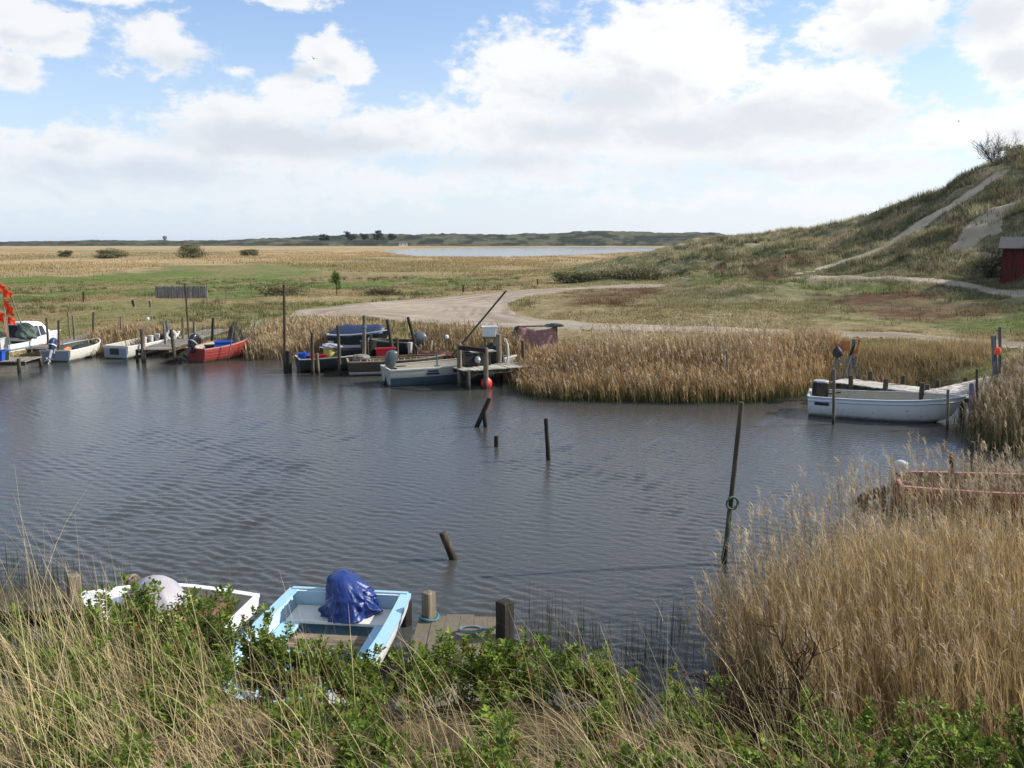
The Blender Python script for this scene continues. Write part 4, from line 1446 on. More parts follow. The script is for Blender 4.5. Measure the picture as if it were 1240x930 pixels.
TARPBLUE = mat_cloth('blue_tarpaulin', (0.006, 0.026, 0.15), rough=.36, scale=7, bump=.5)
TARPGREY = mat_cloth('grey_tarpaulin', (0.36, 0.34, 0.37), rough=.6, scale=4)
TARPNAVY = mat_cloth('navy_boat_cover', (0.022, 0.036, 0.085), rough=.5, scale=4)
FLAGORANGE = mat_cloth('orange_flag', (0.95, 0.12, 0.03), .5)
FLAGRUST = mat_cloth('faded_rust_flag', (0.40, 0.17, 0.06), .3)
FLAGDARK = mat_cloth('dark_flag', (0.05, 0.035, 0.03), .1)
NETDARK = mat_cloth('dark_netting', (0.035, 0.045, 0.032), rough=.95, scale=22, bump=1.0)
NETGREEN = mat_cloth('grey_green_netting', (0.085, 0.115, 0.095), rough=.95, scale=22, bump=1.0)
NETOLIVE = mat_cloth('olive_netting', (0.09, 0.085, 0.05), rough=.95, scale=22, bump=1.0)


def mat_net(name, col, cell=26.0, fill=.42):
    """knotted mesh with see-through cells"""
    m, t, b = new_mat(name)
    co = t.node('ShaderNodeTexCoord').outputs['Object']
    v = t.node('ShaderNodeTexVoronoi', feature='DISTANCE_TO_EDGE'); v.inputs['Scale'].default_value = cell
    t.l.new(co, v.inputs['Vector'])
    a = t.ramp(v.outputs['Distance'], .04 + fill * .2, .06 + fill * .2, 1, 0)
    b.inputs['Base Color'].default_value = (*col, 1); b.inputs['Roughness'].default_value = .9
    t.l.new(a, b.inputs['Alpha'])
    return m


NETPINK = mat_net('pink_netting', (0.27, 0.13, 0.14), 16, 1.0)


# ---------------- boats
def hull_shape(L, B, fs, fb, draft=.16, tw=.78, rake=.35, full=2.3, nst=18, ns=7, thick=.035, floor=.06, srake=.06, flare=.55):
    def b(u):
        if u < .42:
            return B / 2 * (tw + (1 - tw) * math.sin(u / .42 * math.pi / 2))
        return max(B / 2 * (1 - ((u - .42) / .58) ** full), .012)
    def zs(u): return fs + (fb - fs) * u ** 2.0
    def zk(u): return -draft + (draft + fb * .25) * u ** 6
    us = np.linspace(0, 1, nst)
    out = []; inn = []
    for u in us:
        ro = []; ri = []
        for k in range(-ns, ns + 1):
            s = 1 - abs(k) / ns
            th = s * math.pi / 2
            sg = -1 if k < 0 else 1
            y = b(u) * math.cos(th) ** flare if abs(k) > 0 else 0
            z = zs(u) - (zs(u) - zk(u)) * math.sin(th) ** 1.2
            sv = (zs(u) - z) / (zs(u) - zk(u))
            x = L * u - rake * sv * u ** 4 + srake * sv * (1 - u) ** 3
            ro.append((x, sg * y, z))
            bi = max(b(u) - thick, .004)
            yi = bi * math.cos(th) ** flare if abs(k) > 0 else 0
            zi = max(z + thick, floor + .12 * u ** 3) if s > 0 else z
            xi = min(max(x, thick * 1.6), L - .10 - .02) if u > .5 else max(x, thick * 1.6)
            ri.append((xi, sg * yi, zi))
        out.append(ro); inn.append(ri)
    return out, inn, b, zs


def boat(name, label, stern, bow, B, fs, fb, m_out, m_low, m_in, m_rail, cat='boat', group=None, stripe=None, seats=(.3, .62), rail=(.05, .045), seat_mat=None, transom_cut=True, z0=0.0, fore=0.0, **kw):
    stern = Vector((stern[0], stern[1], z0)); bow = Vector((bow[0], bow[1], z0))
    L = (bow - stern).length
    rz = math.atan2(bow.y - stern.y, bow.x - stern.x)
    root = empty(name, stern, rz, label, cat, group)
    out, inn, b, zs = hull_shape(L, B, fs, fb, **kw)
    n = len(out[0]); ns_ = len(out)
    mb = MB()
    V = [p for r in out for p in r] + [p for r in inn for p in r]
    off = n * ns_
    F = []; M = []
    for i in range(ns_ - 1):
        for k in range(n - 1):
            q = (i * n + k, i * n + k + 1, (i + 1) * n + k + 1, (i + 1) * n + k)
            zc = sum(V[j][2] for j in q) / 4
            F.append(q); M.append(1 if (stripe is not None and zc < stripe) else 0)
            F.append(tuple(off + j for j in q[::-1])); M.append(2)
        for k in (0, n - 1):
            F.append((i * n + k, (i + 1) * n + k, off + (i + 1) * n + k, off + i * n + k)); M.append(0)
    F.append(tuple(range(n))); M.append(0)
    F.append(tuple(off + k for k in range(n))[::-1]); M.append(2)
    F.append((0, n - 1, off + n - 1, off)); M.append(0)
    for f, m in zip(F, M):
        mb.f.append(f); mb.m.append(m)
    mb.v = [tuple(map(float, p)) for p in V]
    mb.build('hull', [m_out, m_low, m_in], root, True, angle=35)
    # rubbing rail round the sheer
    g = MB()
    for k in (0, n - 1):
        sg = -1 if k == 0 else 1
        prev = None
        rings = []
        for i in range(ns_):
            x, y, z = out[i][k]
            y2 = y + sg * .008; w, h = rail
            rings.append([Vector((x, y2 + sg * .006, z - h)), Vector((x, y2 + sg * .012, z + .008)), Vector((x, y - sg * w, z + .012)), Vector((x, y - sg * w, z - .004))])
        g.loft(rings)
    x, y, z = out[0][0]
    g.box((x + .012, 0, z + .006), (.06, 2 * abs(y) - .05, .035))
    g.build('gunwale', m_rail, root, False)
    for u in seats:
        s = MB()
        hb = b(u) - .03
        zz = fs * .62
        s.box((L * u, 0, zz), (.26, 2 * hb * .96, .035), None, 0, .004)
        s.box((L * u, 0, zz * .5), (.03, 2 * hb * .55, zz * .9))
        s.build('seat', seat_mat or m_in, root, False, .006)
    if fore:
        s = MB()
        ring = []
        for u in np.linspace(1 - fore, .985, 7):
            ring.append([Vector((L * u - .01, -max(b(u) - .03, .004), zs(u) - .012)), Vector((L * u - .01, 0, zs(u) + .03)), Vector((L * u - .01, max(b(u) - .03, .004), zs(u) - .012))])
        s.loft(ring, caps=False, closed=False)
        s.build('foredeck', m_rail, root, True)
    root['_L'] = L
    return root, L, b, zs


def rounded_ring(cx, cy, z, sx, sy, n=12, p=3.2):
    r = []
    for k in range(n):
        a = 2 * math.pi * k / n
        c, s = math.cos(a), math.sin(a)
        r.append(Vector((cx + sx * math.copysign(abs(c) ** (2 / p), c), cy + sy * math.copysign(abs(s) ** (2 / p), s), z)))
    return r


def outboard(root, top, m_cowl, m_leg, scale=1.0, tilt=0.0, y=0.0, x=-.05, band=None, shape='normal'):
    """outboard engine on the transom: cowl with its bracket, leg and propeller as sub-parts; tilt swings the leg up and aft"""
    rot = Matrix.Rotation(tilt, 4, 'Y')
    piv = Vector((x, y, top))
    def tr(mb):
        mb.v = [tuple(piv + (rot @ (Vector(p) * scale))) for p in mb.v]
        return mb
    c = MB()
    prof = [(-.13, .00, .26, .12, .09), (-.14, .10, .28, .15, .12), (-.16, .20, .30, .185, .135), (-.16, .40, .32, .19, .14), (-.15, .52, .30, .17, .13), (-.12, .59, .24, .12, .10), (-.10, .61, .15, .05, .05)]
    if shape == 'drum':
        prof = [(-.12, .06, .3, .20, .19), (-.12, .10, .3, .22, .21), (-.12, .40, .3, .22, .21), (-.12, .42, .3, .225, .215), (-.12, .45, .3, .20, .19)]
    c.loft([rounded_ring(px_, 0, z, sx, sy, 16, 2.6 if shape == 'drum' else 3.2) for px_, z, _, sx, sy in prof])
    cw = tr(c).build('outboard_motor', m_cowl, root, True, angle=50)
    if band:
        k = MB()
        k.loft([rounded_ring(-.148, 0, z, sx, sy, 16) for z, sx, sy in ((.2, .187, .150), (.205, .197, .157), (.25, .198, .158), (.255, .187, .150))])
        tr(k).build('cowl_band', band, cw, True)
    l = MB()
    l.loft([rounded_ring(-.14, 0, z, sx, sy, 10, 2.4) for z, sx, sy in ((.11, .10, .08), (-.1, .085, .055), (-.45, .075, .035), (-.62, .09, .03))])
    l.box((-.16, 0, -.47), (.30, .17, .018))
    l.loft([[Vector((xx, .045 * rr * math.cos(a), -.60 + .045 * rr * math.sin(a))) for a in np.linspace(0, 2 * math.pi, 9)[:-1]] for xx, rr in ((.02, .2), (-.04, .9), (-.2, 1), (-.28, .8))])
    l.add([(-.18, 0, -.62), (-.06, 0, -.62), (-.10, 0, -.80), (-.17, 0, -.80), (-.18, .012, -.62), (-.06, .012, -.62), (-.10, .012, -.80), (-.17, .012, -.80)], [(0, 1, 2, 3), (7, 6, 5, 4), (0, 4, 5, 1), (1, 5, 6, 2), (2, 6, 7, 3), (3, 7, 4, 0)])
    l.box((.03, 0, -.04), (.12, .16, .20))
    l.bar((.06, 0, .10), (.40, .04, .18), .035, .035)
    tr(l).build('motor_leg', m_leg, cw, True)
    p = MB()
    for k in range(3):
        a = k * 2.094
        r_ = Matrix.Rotation(a, 4, 'X')
        V = [r_ @ Vector(q) for q in ((-.29, -.015, .03), (-.33, .03, .03), (-.34, .06, .13), (-.29, -.04, .14), (-.295, -.012, .03), (-.335, .033, .03), (-.345, .063, .13), (-.295, -.037, .14))]
        p.add(V, [(0, 1, 2, 3), (7, 6, 5, 4), (0, 4, 5, 1), (1, 5, 6, 2), (2, 6, 7, 3), (3, 7, 4, 0)])
    V = [tuple(v) for v in p.v]
    p.v = [(v[0], v[1], v[2] - .60) for v in V]
    tr(p).build('propeller', m_leg, cw)
    return cw


# ---------------- posts
def post(label, px0, px1, r, mat=None, y=None, z0=0.0, below=.7, square=False, group=None, name='mooring_post', top=None, ydx=0.0):
    """a stake between two picture positions, standing at the foot's distance"""
    b = P(px0[0], px0[1], z0) if y is None else Q(px0[0], px0[1], y)
    t = Q(px1[0], px1[1], b.y + ydx)
    d = (t - b)
    L = d.length
    if square:
        mb = MB()
        n = 4
        rr = r * 1.35
    rings = 6
    pts = []
    loc = b.copy()
    dirn = d.normalized()
    a = dirn.orthogonal().normalized(); c = dirn.cross(a)
    ph = random.uniform(0, 6)
    sides = 4 if square else 9
    mb = MB()
    V = []
    for i in range(rings + 1):
        s = -below + (L + below) * i / rings
        for k in range(sides):
            th = (math.pi / 4 if square else ph) + 2 * math.pi * k / sides
            q = r * (1.3 if square else 1.0) * (1 + random.uniform(-.06, .06)) * (1 - .06 * i / rings)
            V.append(dirn * s + a * math.cos(th) * q + c * math.sin(th) * q)
    F = []
    for i in range(rings):
        for k in range(sides):
            k2 = (k + 1) % sides
            F.append((i * sides + k, i * sides + k2, (i + 1) * sides + k2, (i + 1) * sides + k))
    top_c = len(V)
    V.append(dirn * (L + r * random.uniform(.05, .35)))
    for k in range(sides):
        F.append((rings * sides + k, rings * sides + (k + 1) % sides, top_c))
    F.append(tuple(range(sides))[::-1])
    mb.add(V, F)
    o = mb.build(name, mat or WOOD, None, not square, .012 if square else 0, angle=55)
    o.location = loc
    tag(o, label, 'post', group)
    return o


# ---------------- tubs, crates, buckets, net heaps
def tub(name, label, loc, size, mat, rz=0.0, cat='tub', group=None, wall=.02, taper=.88, slots=False, rim=.03, fill=None):
    root = empty(name, loc, rz, label, cat, group)
    sx, sy, sz = size
    m = MB()
    def ring(k, z, ins=0.0):
        return [Vector((a * (sx / 2 * k - ins), b_ * (sy / 2 * k - ins), z)) for a, b_ in ((-1, -1), (1, -1), (1, 1), (-1, 1))]
    m.loft([ring(taper, 0), ring(1, sz), ring(1, sz, wall), ring(taper, .02, wall)], caps=False)
    k = len(m.v)
    m.add(ring(taper, 0), [(3, 2, 1, 0)])
    m.add(ring(taper, .021, wall), [(0, 1, 2, 3)])
    if slots:
        for sg in (-1, 1):
            for j in range(5):
                m.box(((j - 2) * sx * .17, sg * (sy / 2 * .965), sz * .5), (sx * .03, .02, sz * .8))
    m.build('tub_body', mat, root, False, .01)
    r_ = MB()
    for a, b_, w, h in ((0, -1, sx + rim * 2, rim), (0, 1, sx + rim * 2, rim), (-1, 0, rim, sy), (1, 0, rim, sy)):
        r_.box((a * (sx / 2 + rim / 2), b_ * (sy / 2 + rim / 2), sz - .012), (w, h, .04))
    r_.build('rim', mat, root, False, .006)
    if fill:
        f = MB()
        heap_mesh(f, (sx * .42, sy * .42, sz * .35), 5, .25)
        o = f.build('contents', fill, root, True); o.location = (0, 0, sz * .7)
    return root


def bucket(name, label, loc, r, h, mat, cat='bucket', group=None, lid=None, tilt=0.0):
    root = empty(name, loc, 0, label, cat, group)
    root.rotation_euler = (tilt, 0, random.uniform(0, 6))
    m = MB()
    m.lathe([(0.0, 0), (r * .86, 0), (r, h), (r * 1.06, h), (r * 1.06, h - .04), (r * .985, h - .04), (r * .95, h), (r * .82, .03), (0, .03)], 20)
    m.build('bucket_body', mat, root, True, angle=40)
    hd = MB()
    hd.tube([Vector((r * 1.02 * math.cos(a), .02, h - .02 + r * .9 * math.sin(a) * .5)) for a in np.linspace(0, math.pi, 11)], .007, 6)
    hd.build('handle', ALU, root)
    if lid:
        l = MB(); l.lathe([(0, h + .02), (r * .98, h + .015), (r * 1.05, h - .005), (0, h - .01)], 20); l.build('lid', lid, root, True)
    return root


def heap_mesh(mb, s, seed, rough=.35, sub=4):
    bm = bmesh.new()
    bmesh.ops.create_icosphere(bm, subdivisions=sub, radius=1)
    V = []
    for v in bm.verts:
        p = v.co
        k = 1 + rough * (fbm([p.x * 1.7 + seed * 7 + p.z * 2.1], [p.y * 1.7 + seed * 3], seed, 4)[0] - .5) * 2 + rough * .5 * (fbm([p.x * 6 + p.z * 5], [p.y * 6], seed + 4, 3)[0] - .5)
        V.append((p.x * k * s[0], p.y * k * s[1], p.z * k * s[2] * (.35 if p.z < 0 else 1)))
    F = [tuple(v.index for v in f.verts) for f in bm.faces]
    bm.free()
    mb.add(V, F)


def heap(name, label, loc, s, mat, seed=1, rough=.5, cat='net', group=None, rz=0):
    m = MB(); heap_mesh(m, s, seed, rough)
    # loose loops of line lying over the heap
    for k in range(10):
        a0 = random.uniform(0, 6.28); c = (random.uniform(-.4, .4) * s[0], random.uniform(-.4, .4) * s[1])
        pts = []
        for t in np.linspace(0, 1, 14):
            a = a0 + t * random.uniform(4.0, 4.4)
            rx, ry = c[0] + s[0] * .5 * math.cos(a), c[1] + s[1] * .5 * math.sin(a)
            q = 1 - min(1, (rx / s[0]) ** 2 + (ry / s[1]) ** 2)
            pts.append(Vector((rx, ry, s[2] * (math.sqrt(q) * 1.02 + .04))))
        m.tube(pts, .012, 5)
    o = m.build(name, mat, None, True, angle=180)
    o.location = loc; o.rotation_euler = (0, 0, rz)
    tag(o, label, cat, group)
    return o


# ---------------- jetties
def jetty(label, p0, p1, width, z, m_deck, m_post, posts=(), name='jetty', plank=.14, lengthwise=False, z1=None, skip=.06, thick=.035, stringer=.14, group=None):
    """deck of planks on stringers from p0 to p1; posts: (distance along, side -1 / 1, top above the deck, radius)"""
    p0 = Vector((p0[0], p0[1], z)); p1 = Vector((p1[0], p1[1], z1 if z1 is not None else z))
    d = p1 - p0; L = d.length
    rz = math.atan2(d.y, d.x) - math.pi / 2           # local +y runs along the jetty
    slope = math.asin((p1.z - p0.z) / L)
    root = empty(name, p0, rz, label, 'jetty', group)
    dk = MB()
    if lengthwise:
        n = int(width / plank)
        for i in range(n):
            x = -width / 2 + (i + .5) * width / n
            e0 = random.uniform(-.05, .05); e1 = random.uniform(-.06, .06)
            dk.box((x, L / 2 + (e0 + e1) / 2, random.uniform(-.006, .006) + math.sin(slope) * L / 2), (width / n - random.uniform(.003, .009), L + e1 - e0, thick), Matrix.Rotation(slope, 3, 'X') @ Matrix.Rotation(random.uniform(-.006, .006), 3, 'Y'), 0, .004)
    else:
        n = int(L / plank)
        for i in range(n):
            if random.random() < skip * .4: continue
            y = (i + .5) * L / n
            w = width * random.uniform(.96, 1.05)
            dk.box((random.uniform(-.03, .03), y, math.sin(slope) * y + random.uniform(-.006, .008)), (w, L / n - random.uniform(.01, .022), thick), Matrix.Rotation(slope, 3, 'X') @ Matrix.Rotation(random.uniform(-.012, .012), 3, 'Z'), 0, .003)
    dk.build('deck', m_deck, root)
    for sx in (-1, 1):
        s = MB()
        s.bar((sx * (width / 2 - .09), .02, -stringer / 2 - thick), (sx * (width / 2 - .09), L - .02, -stringer / 2 - thick + math.sin(slope) * L), .07, stringer)
        s.build('beam', m_post, root)
    for y, sx, top, r in posts:
        q = MB()
        tilt = Vector((random.uniform(-.05, .05), random.uniform(-.05, .05), 1))
        b_ = Vector((sx * (width / 2 + r * 1.02), y, 0))
        zb = -z - .9
        q.tube([b_ + tilt * (zb + (top - zb) * t) for t in (0, .25, .5, .75, .96, 1.0)], [r * 1.05, r * 1.02, r, r * .97, r * .95, r * .8], 9, 0, True, r * .02)
        q.build('post', m_post, root, True, angle=50)
    return root


def flag_pole(label, base, top_z, lean, mat_f, flags, group=None, r=.016, name='marker_flag', floatz=None, dirn=-1.0):
    """fishing marker: thin pole with cloth flags; flags: (height from top, width, height)"""
    root = empty(name, base, 0, label, 'marker flag', group)
    L = top_z - base[2]
    ax = Vector((lean[0], lean[1], 1.0))
    p = MB(); p.tube([ax * (L * t) for t in (0, .25, .5, .75, 1)], [r, r, r * .9, r * .85, r * .7], 7)
    p.build('pole', mat_paint('bamboo_pole', (.32, .27, .18), .7, .2, .3) if 'bamboo_pole' not in bpy.data.materials else bpy.data.materials['bamboo_pole'], root, True)
    for dz, w, h in flags:
        f = MB(); nx, nz = 12, 8
        yaw = random.uniform(-1.0, 1.0)
        V = []; F = []
        ph = random.uniform(0, 6)
        for th in (0, .004):
            for i in range(nx + 1):
                for j in range(nz + 1):
                    u = i / nx; v = j / nz
                    zz = L - dz - h * v
                    q = ax * zz
                    wx = w * u * (1 - .10 * v - .08 * math.sin(v * 9 + ph)); wy = th + .20 * w * math.sin(u * 6 + ph + v * 1.5) * u ** .6
                    V.append(Vector((q.x + dirn * (wx * math.cos(yaw) - wy * math.sin(yaw)), q.y + wx * math.sin(yaw) + wy * math.cos(yaw), zz - .30 * w * u * u - .10 * w * math.sin(v * 5 + ph) * u)))
        k0 = (nx + 1) * (nz + 1)
        for s in (0, k0):
            for i in range(nx):
                for j in range(nz):
                    a = s + i * (nz + 1) + j
                    F.append((a, a + 1, a + nz + 2, a + nz + 1))
        f.add(V, F)
        f.build('flag', mat_f, root, True)
    if floatz is not None:
        b_ = MB(); b_.lathe([(0, -.09), (.055, -.07), (.08, 0), (.055, .07), (0, .09)], 12, ax * floatz); b_.build('float', WHITE, root, True)
    return root

# ------------------------------------------------------------------ far land: dunes, trees, tower
def build_far_dunes():
    px = np.array([-400, 0, 120, 250, 295, 340, 375, 420, 460, 500, 540, 600, 650, 690, 720, 760, 800, 840, 862, 880, 905, 940, 985, 1100, 1600])
    top = np.array([293.0, 293.2, 291.3, 291.6, 290.6, 288.9, 287.0, 284.4, 283.0, 284.4, 283.6, 284.2, 283.4, 281.6, 279.3, 281.4, 282.6, 281.6, 281.4, 285.5, 285.0, 280.6, 279.6, 280, 281])
    def strip(name, label, d0, d1, scale, col, k0, seed, amp):
        xs = np.linspace(-330, 1500, 900)
        tz = np.interp(xs, px, top)
        nr = 26
        V = []; C = []
        for j in range(nr):
            t = j / (nr - 1)
            d = d0 + (d1 - d0) * t
            a = (xs - 620) / FOC
            X = a * d; Y = np.full_like(X, d)
            Hm = CAM_Z + (292.3 - tz) / 1000 * (d0 + d1) / 2 * scale
            prof = math.sin(min(1, t / .62) * math.pi / 2) if t < .62 else math.cos((t - .62) / .38 * math.pi / 2)
            n = (fbm(X / 22, Y / 30, seed, 5) - .5) * amp + (fbm(X / 6, Y / 9, seed + 3, 4) - .5) * amp * .6
            Z = 0.2 + (Hm - .2) * prof + n * (.35 + .65 * prof) * np.clip((Hm - 2) / 6, .15, 1)
            V.append(np.stack([X, Y, Z], 1))
            k = fbm(X / 13, Y / 18, seed + 9, 4)[:, None]; k = sstep(k, .42, .62)
            k2 = fbm(X / 9, Y / 14, seed + 12, 4)[:, None]
            C.append((np.array(col[0]) * (1 - k) + np.array(col[1]) * k) * (.65 + .7 * k2))
        V = np.concatenate(V); C = np.concatenate(C)
        n = len(xs); i = np.arange(nr * n).reshape(nr, n)
        f = np.stack([i[:-1, :-1].ravel(), i[:-1, 1:].ravel(), i[1:, 1:].ravel(), i[1:, :-1].ravel()], 1)
        o = mesh_np(name, V, [f], bpy.data.materials['land'], C, True)
        tag(o, label, 'dunes', kind='structure')
    strip('far_dunes_hills', 'long low line of dark green dunes behind the lake', 980, 1250, 1.0, ((.022, .030, .018), (.10, .095, .055)), 0, 201, 5.0)


build_far_dunes()


def leafy(name, label, cat, base, h, w, n, leafsize, cols, trunk=.1, group=None, crown_z=(.25, 1.0), lobes=7, depth=None, part='crown', trunk_h=None):
    """tree or shrub: tapered trunk with limbs and a crown of many small leaf faces in uneven clumps"""
    root = empty(name, base, 0, label, cat, group)
    depth = depth or w
    st = Acc(); ends = []
    nl = lobes
    th_ = trunk_h if trunk_h is not None else h * .5
    if trunk:
        V, F = tube_np([(0, 0, -.3), (0, 0, th_ * .5), (w * .02, 0, th_)], [trunk, trunk * .8, trunk * .5], 7)
        st.add(V, F, (.06, .045, .03))
    cs = []
    for k in range(nl):
        a = rng.random() * 6.283; rr = rng.random() ** .6 * .36
        zc = h * rng.uniform(crown_z[0] + .12, crown_z[1] - .12)
        c = np.array((math.cos(a) * rr * w, math.sin(a) * rr * depth, zc))
        cs.append((c, rng.uniform(.16, .30)))
        if trunk:
            V, F = tube_np([(0, 0, min(th_ * .6, zc * .6)), c * np.array((.5, .5, .85)), c], [trunk * .5, trunk * .3, trunk * .12], 5)
            st.add(V, F, (.06, .045, .03))
    P_ = []; C_ = []
    for c, s in cs:
        m = n // nl
        d = rng.normal(0, 1, (m, 3)); d /= np.linalg.norm(d, axis=1, keepdims=True)
        r = rng.random((m, 1)) ** .45
        q = c + d * r * np.array((w * s, depth * s, h * s * .8)) * rng.uniform(.7, 1.25, (m, 1))
        P_.append(q)
        tone = rng.random()
        C_.append((np.array(cols[0]) * (1 - tone) + np.array(cols[1]) * tone) * rng.uniform(.6, 1.4, (m, 1)))
    P_ = np.concatenate(P_); C_ = np.concatenate(C_)
    ok = P_[:, 2] > .02
    P_ = P_[ok]; C_ = C_[ok]
    d = rng.normal(0, 1, P_.shape); d /= np.linalg.norm(d, axis=1, keepdims=True)
    V, F, C = leaf_batch(P_, d, leafsize * rng.uniform(.6, 1.4, len(P_)), C_)
    lf = Acc(); lf.add(V, F, C)
    if trunk: st.build('trunk' if part == 'crown' else 'stems', M_TWIG, root)
    lf.build(part, M_TURF, root)
    return root


pine = ((.018, .028, .016), (.04, .05, .028))
for i, (px, pyb, pyt, wpx, lab) in enumerate(((393, 290.5, 284.5, 11, 'low dark tree at the near end of the far dune line'), (425, 290.5, 281, 13, 'rounded dark tree on the far dune line, shorter of the two tallest'),
                                             (441, 290, 283, 10, 'small dark tree between the two tallest trees on the far dunes'), (457, 290, 279.5, 13, 'tallest rounded dark tree on the far dune line'),
                                             (474, 290.5, 283.5, 12, 'dark wide tree beside the tiny cottage below the far dunes'))):
    y = 960
    b = Q(px, pyb, y); b.z = max(b.z, .2)
    leafy('far_tree', lab, 'tree', b, (pyb - pyt) * .97, wpx * 1.1, 1400, 1.0, pine, .4, 'trees on the far dunes', (-.12, 1.0), 11)

# tiny cottage and water tower on the horizon
def cottage(px, py, y, w, h, label):
    b = Q(px, py, y); b.z = .3
    root = empty('cottage', b, .3, label, 'house')
    m = MB(); m.box((0, 0, h * .5), (w, w * .6, h)); m.build('wall', CREAM, root)
    r = MB()
    e = .3
    A = [(-w / 2 - e, -w * .3 - e, h), (w / 2 + e, -w * .3 - e, h), (w / 2 + e, 0, h * 1.75), (-w / 2 - e, 0, h * 1.75), (-w / 2 - e, w * .3 + e, h), (w / 2 + e, w * .3 + e, h)]
    r.add(A, [(0, 1, 2, 3), (3, 2, 5, 4), (0, 3, 4), (1, 5, 2), (0, 4, 5, 1)])
    r.build('roof', mat_paint('slate_roof', (.10, .09, .09), .8), root)
    for sx in (-.28, .25):
        q = MB(); q.box((sx * w, -w * .3 - .03, h * .55), (w * .13, .08, h * .4)); q.build('window', GLASS, root)
    return root


cottage(488, 291, 930, 9, 3.0, 'tiny pale cottage at the foot of the far dunes')
t0 = Q(200, 292.6, 1900); t0.z = .3
tw = empty('water_tower', t0, 0, 'dark square tower standing alone on the flat horizon', 'tower')
m = MB(); m.lathe([(3.2, 0), (2.8, 9), (2.8, 10)], 12); m.build('shaft', mat_paint('tower_concrete', (.12, .12, .13), .8), tw, True)
m = MB(); m.lathe([(2.8, 10), (4.6, 11), (4.6, 16), (3.2, 17), (0, 17.6)], 16); m.build('tank', bpy.data.materials['tower_concrete'], tw, True)

# shrubs on the reed plain
olive = ((.15, .15, .075), (.24, .22, .12))
for px, py, y, wpx, hpx, lab in ((135, 309, 255, 36, 9, 'low spreading olive shrub on the reed plain, beside a smaller tuft'), (233, 308.5, 250, 31, 14, 'rounded olive shrub on the reed plain, tallest of its row'),
                                 (79, 308, 275, 16, 4, 'tiny dark shrub far out on the reed plain'), (300, 305.5, 290, 24, 5, 'flat dark shrub on the reed plain towards the lake')):
    b = Q(px, py, y); b.z = float(height(np.array([b.x]), np.array([b.y]))[0])
    leafy('plain_shrub', lab, 'shrub', b, (hpx + 3) * y / 1000, wpx * y / 1000 * 1.1, 4200, .34, olive, .12, 'shrubs on the reed plain', (-.1, 1.0), 24, part='foliage')
# small fresh green tree by the ditch
b = hit1(408, 357)
leafy('young_tree', 'small fresh green sapling beside the ditch in the meadow', 'tree', b, 2.3, 1.1, 900, .12, ((.07, .13, .03), (.14, .21, .05)), .05, None, (.1, 1.0), 12, .9)
# dark ditch scrub beyond the meadow
for px, py, y_, wpx, hpx, lab in ((345, 358, 0, 70, 11, 'brown scrub along the meadow ditch, next to the sapling'), (465, 357, 0, 50, 8, 'low brown scrub along the ditch between sapling and gravel road'),):
    b = hit1(px, py)
    leafy('ditch_scrub', lab, 'shrub', b, hpx * b.y / 1000 * 1.0, wpx * b.y / 1000 * 1.15, 1300, .16, ((.20, .165, .09), (.32, .26, .15)), .05, None, (-.1, 1), 26, 1.6, part='foliage')
# dark heath scrub mound beside the gravel road
for px, py, wpx, hpx, lab, cc in ((700, 341, 60, 9, 'olive scrub mound beside the gravel road bend, smaller of two', ((.15, .155, .075), (.25, .235, .12))), (765, 336, 110, 10, 'broad dark scrub mound below the far lake shore', ((.14, .14, .07), (.24, .22, .12)))):
    b = hit1(px, py)
    leafy('scrub_mound', lab, 'shrub', b, hpx * b.y / 1000 * 1.2, wpx * b.y / 1000 * 1.1, 2600, .22, cc, .06, None, (-.1, 1), 26, 4.5, part='foliage')
# grey shrub on the hill top
b = Q(1204, 203, 92); b.z = float(height(np.array([b.x]), np.array([b.y]))[0])
bare_shrub('hilltop_shrub', b.x, b.y, 3.6, .75, 'grey twiggy bush on the crest of the dune hill', 'shrub', 16, (.20, .19, .15), .035, b.z, 3, bend=.2)
b2 = Q(1222, 196, 91); b2.z = float(height(np.array([b2.x]), np.array([b2.y]))[0])
leafy('hilltop_bush', 'small leafy bush behind the grey twiggy bush on the dune crest', 'shrub', b2, 2.0, 2.6, 1500, .12, ((.14, .145, .08), (.24, .23, .14)), .05, None, (.1, 1), 8, part='foliage')
# dark bramble scrub at the foot of the hill
for px, py, wpx, hpx, lab in ((1200, 336, 52, 22, 'dark bramble scrub beside the red shed'), (1130, 322, 50, 12, 'dark grassy scrub at the foot of the sand slide')):
    b = hit1(px, py)
    leafy('bramble', lab, 'shrub', b, hpx * b.y / 1000 * 1.1, wpx * b.y / 1000, 2200, .13, ((.13, .13, .07), (.23, .21, .12)), .05, None, (-.1, 1), 24, 2.5, part='foliage')


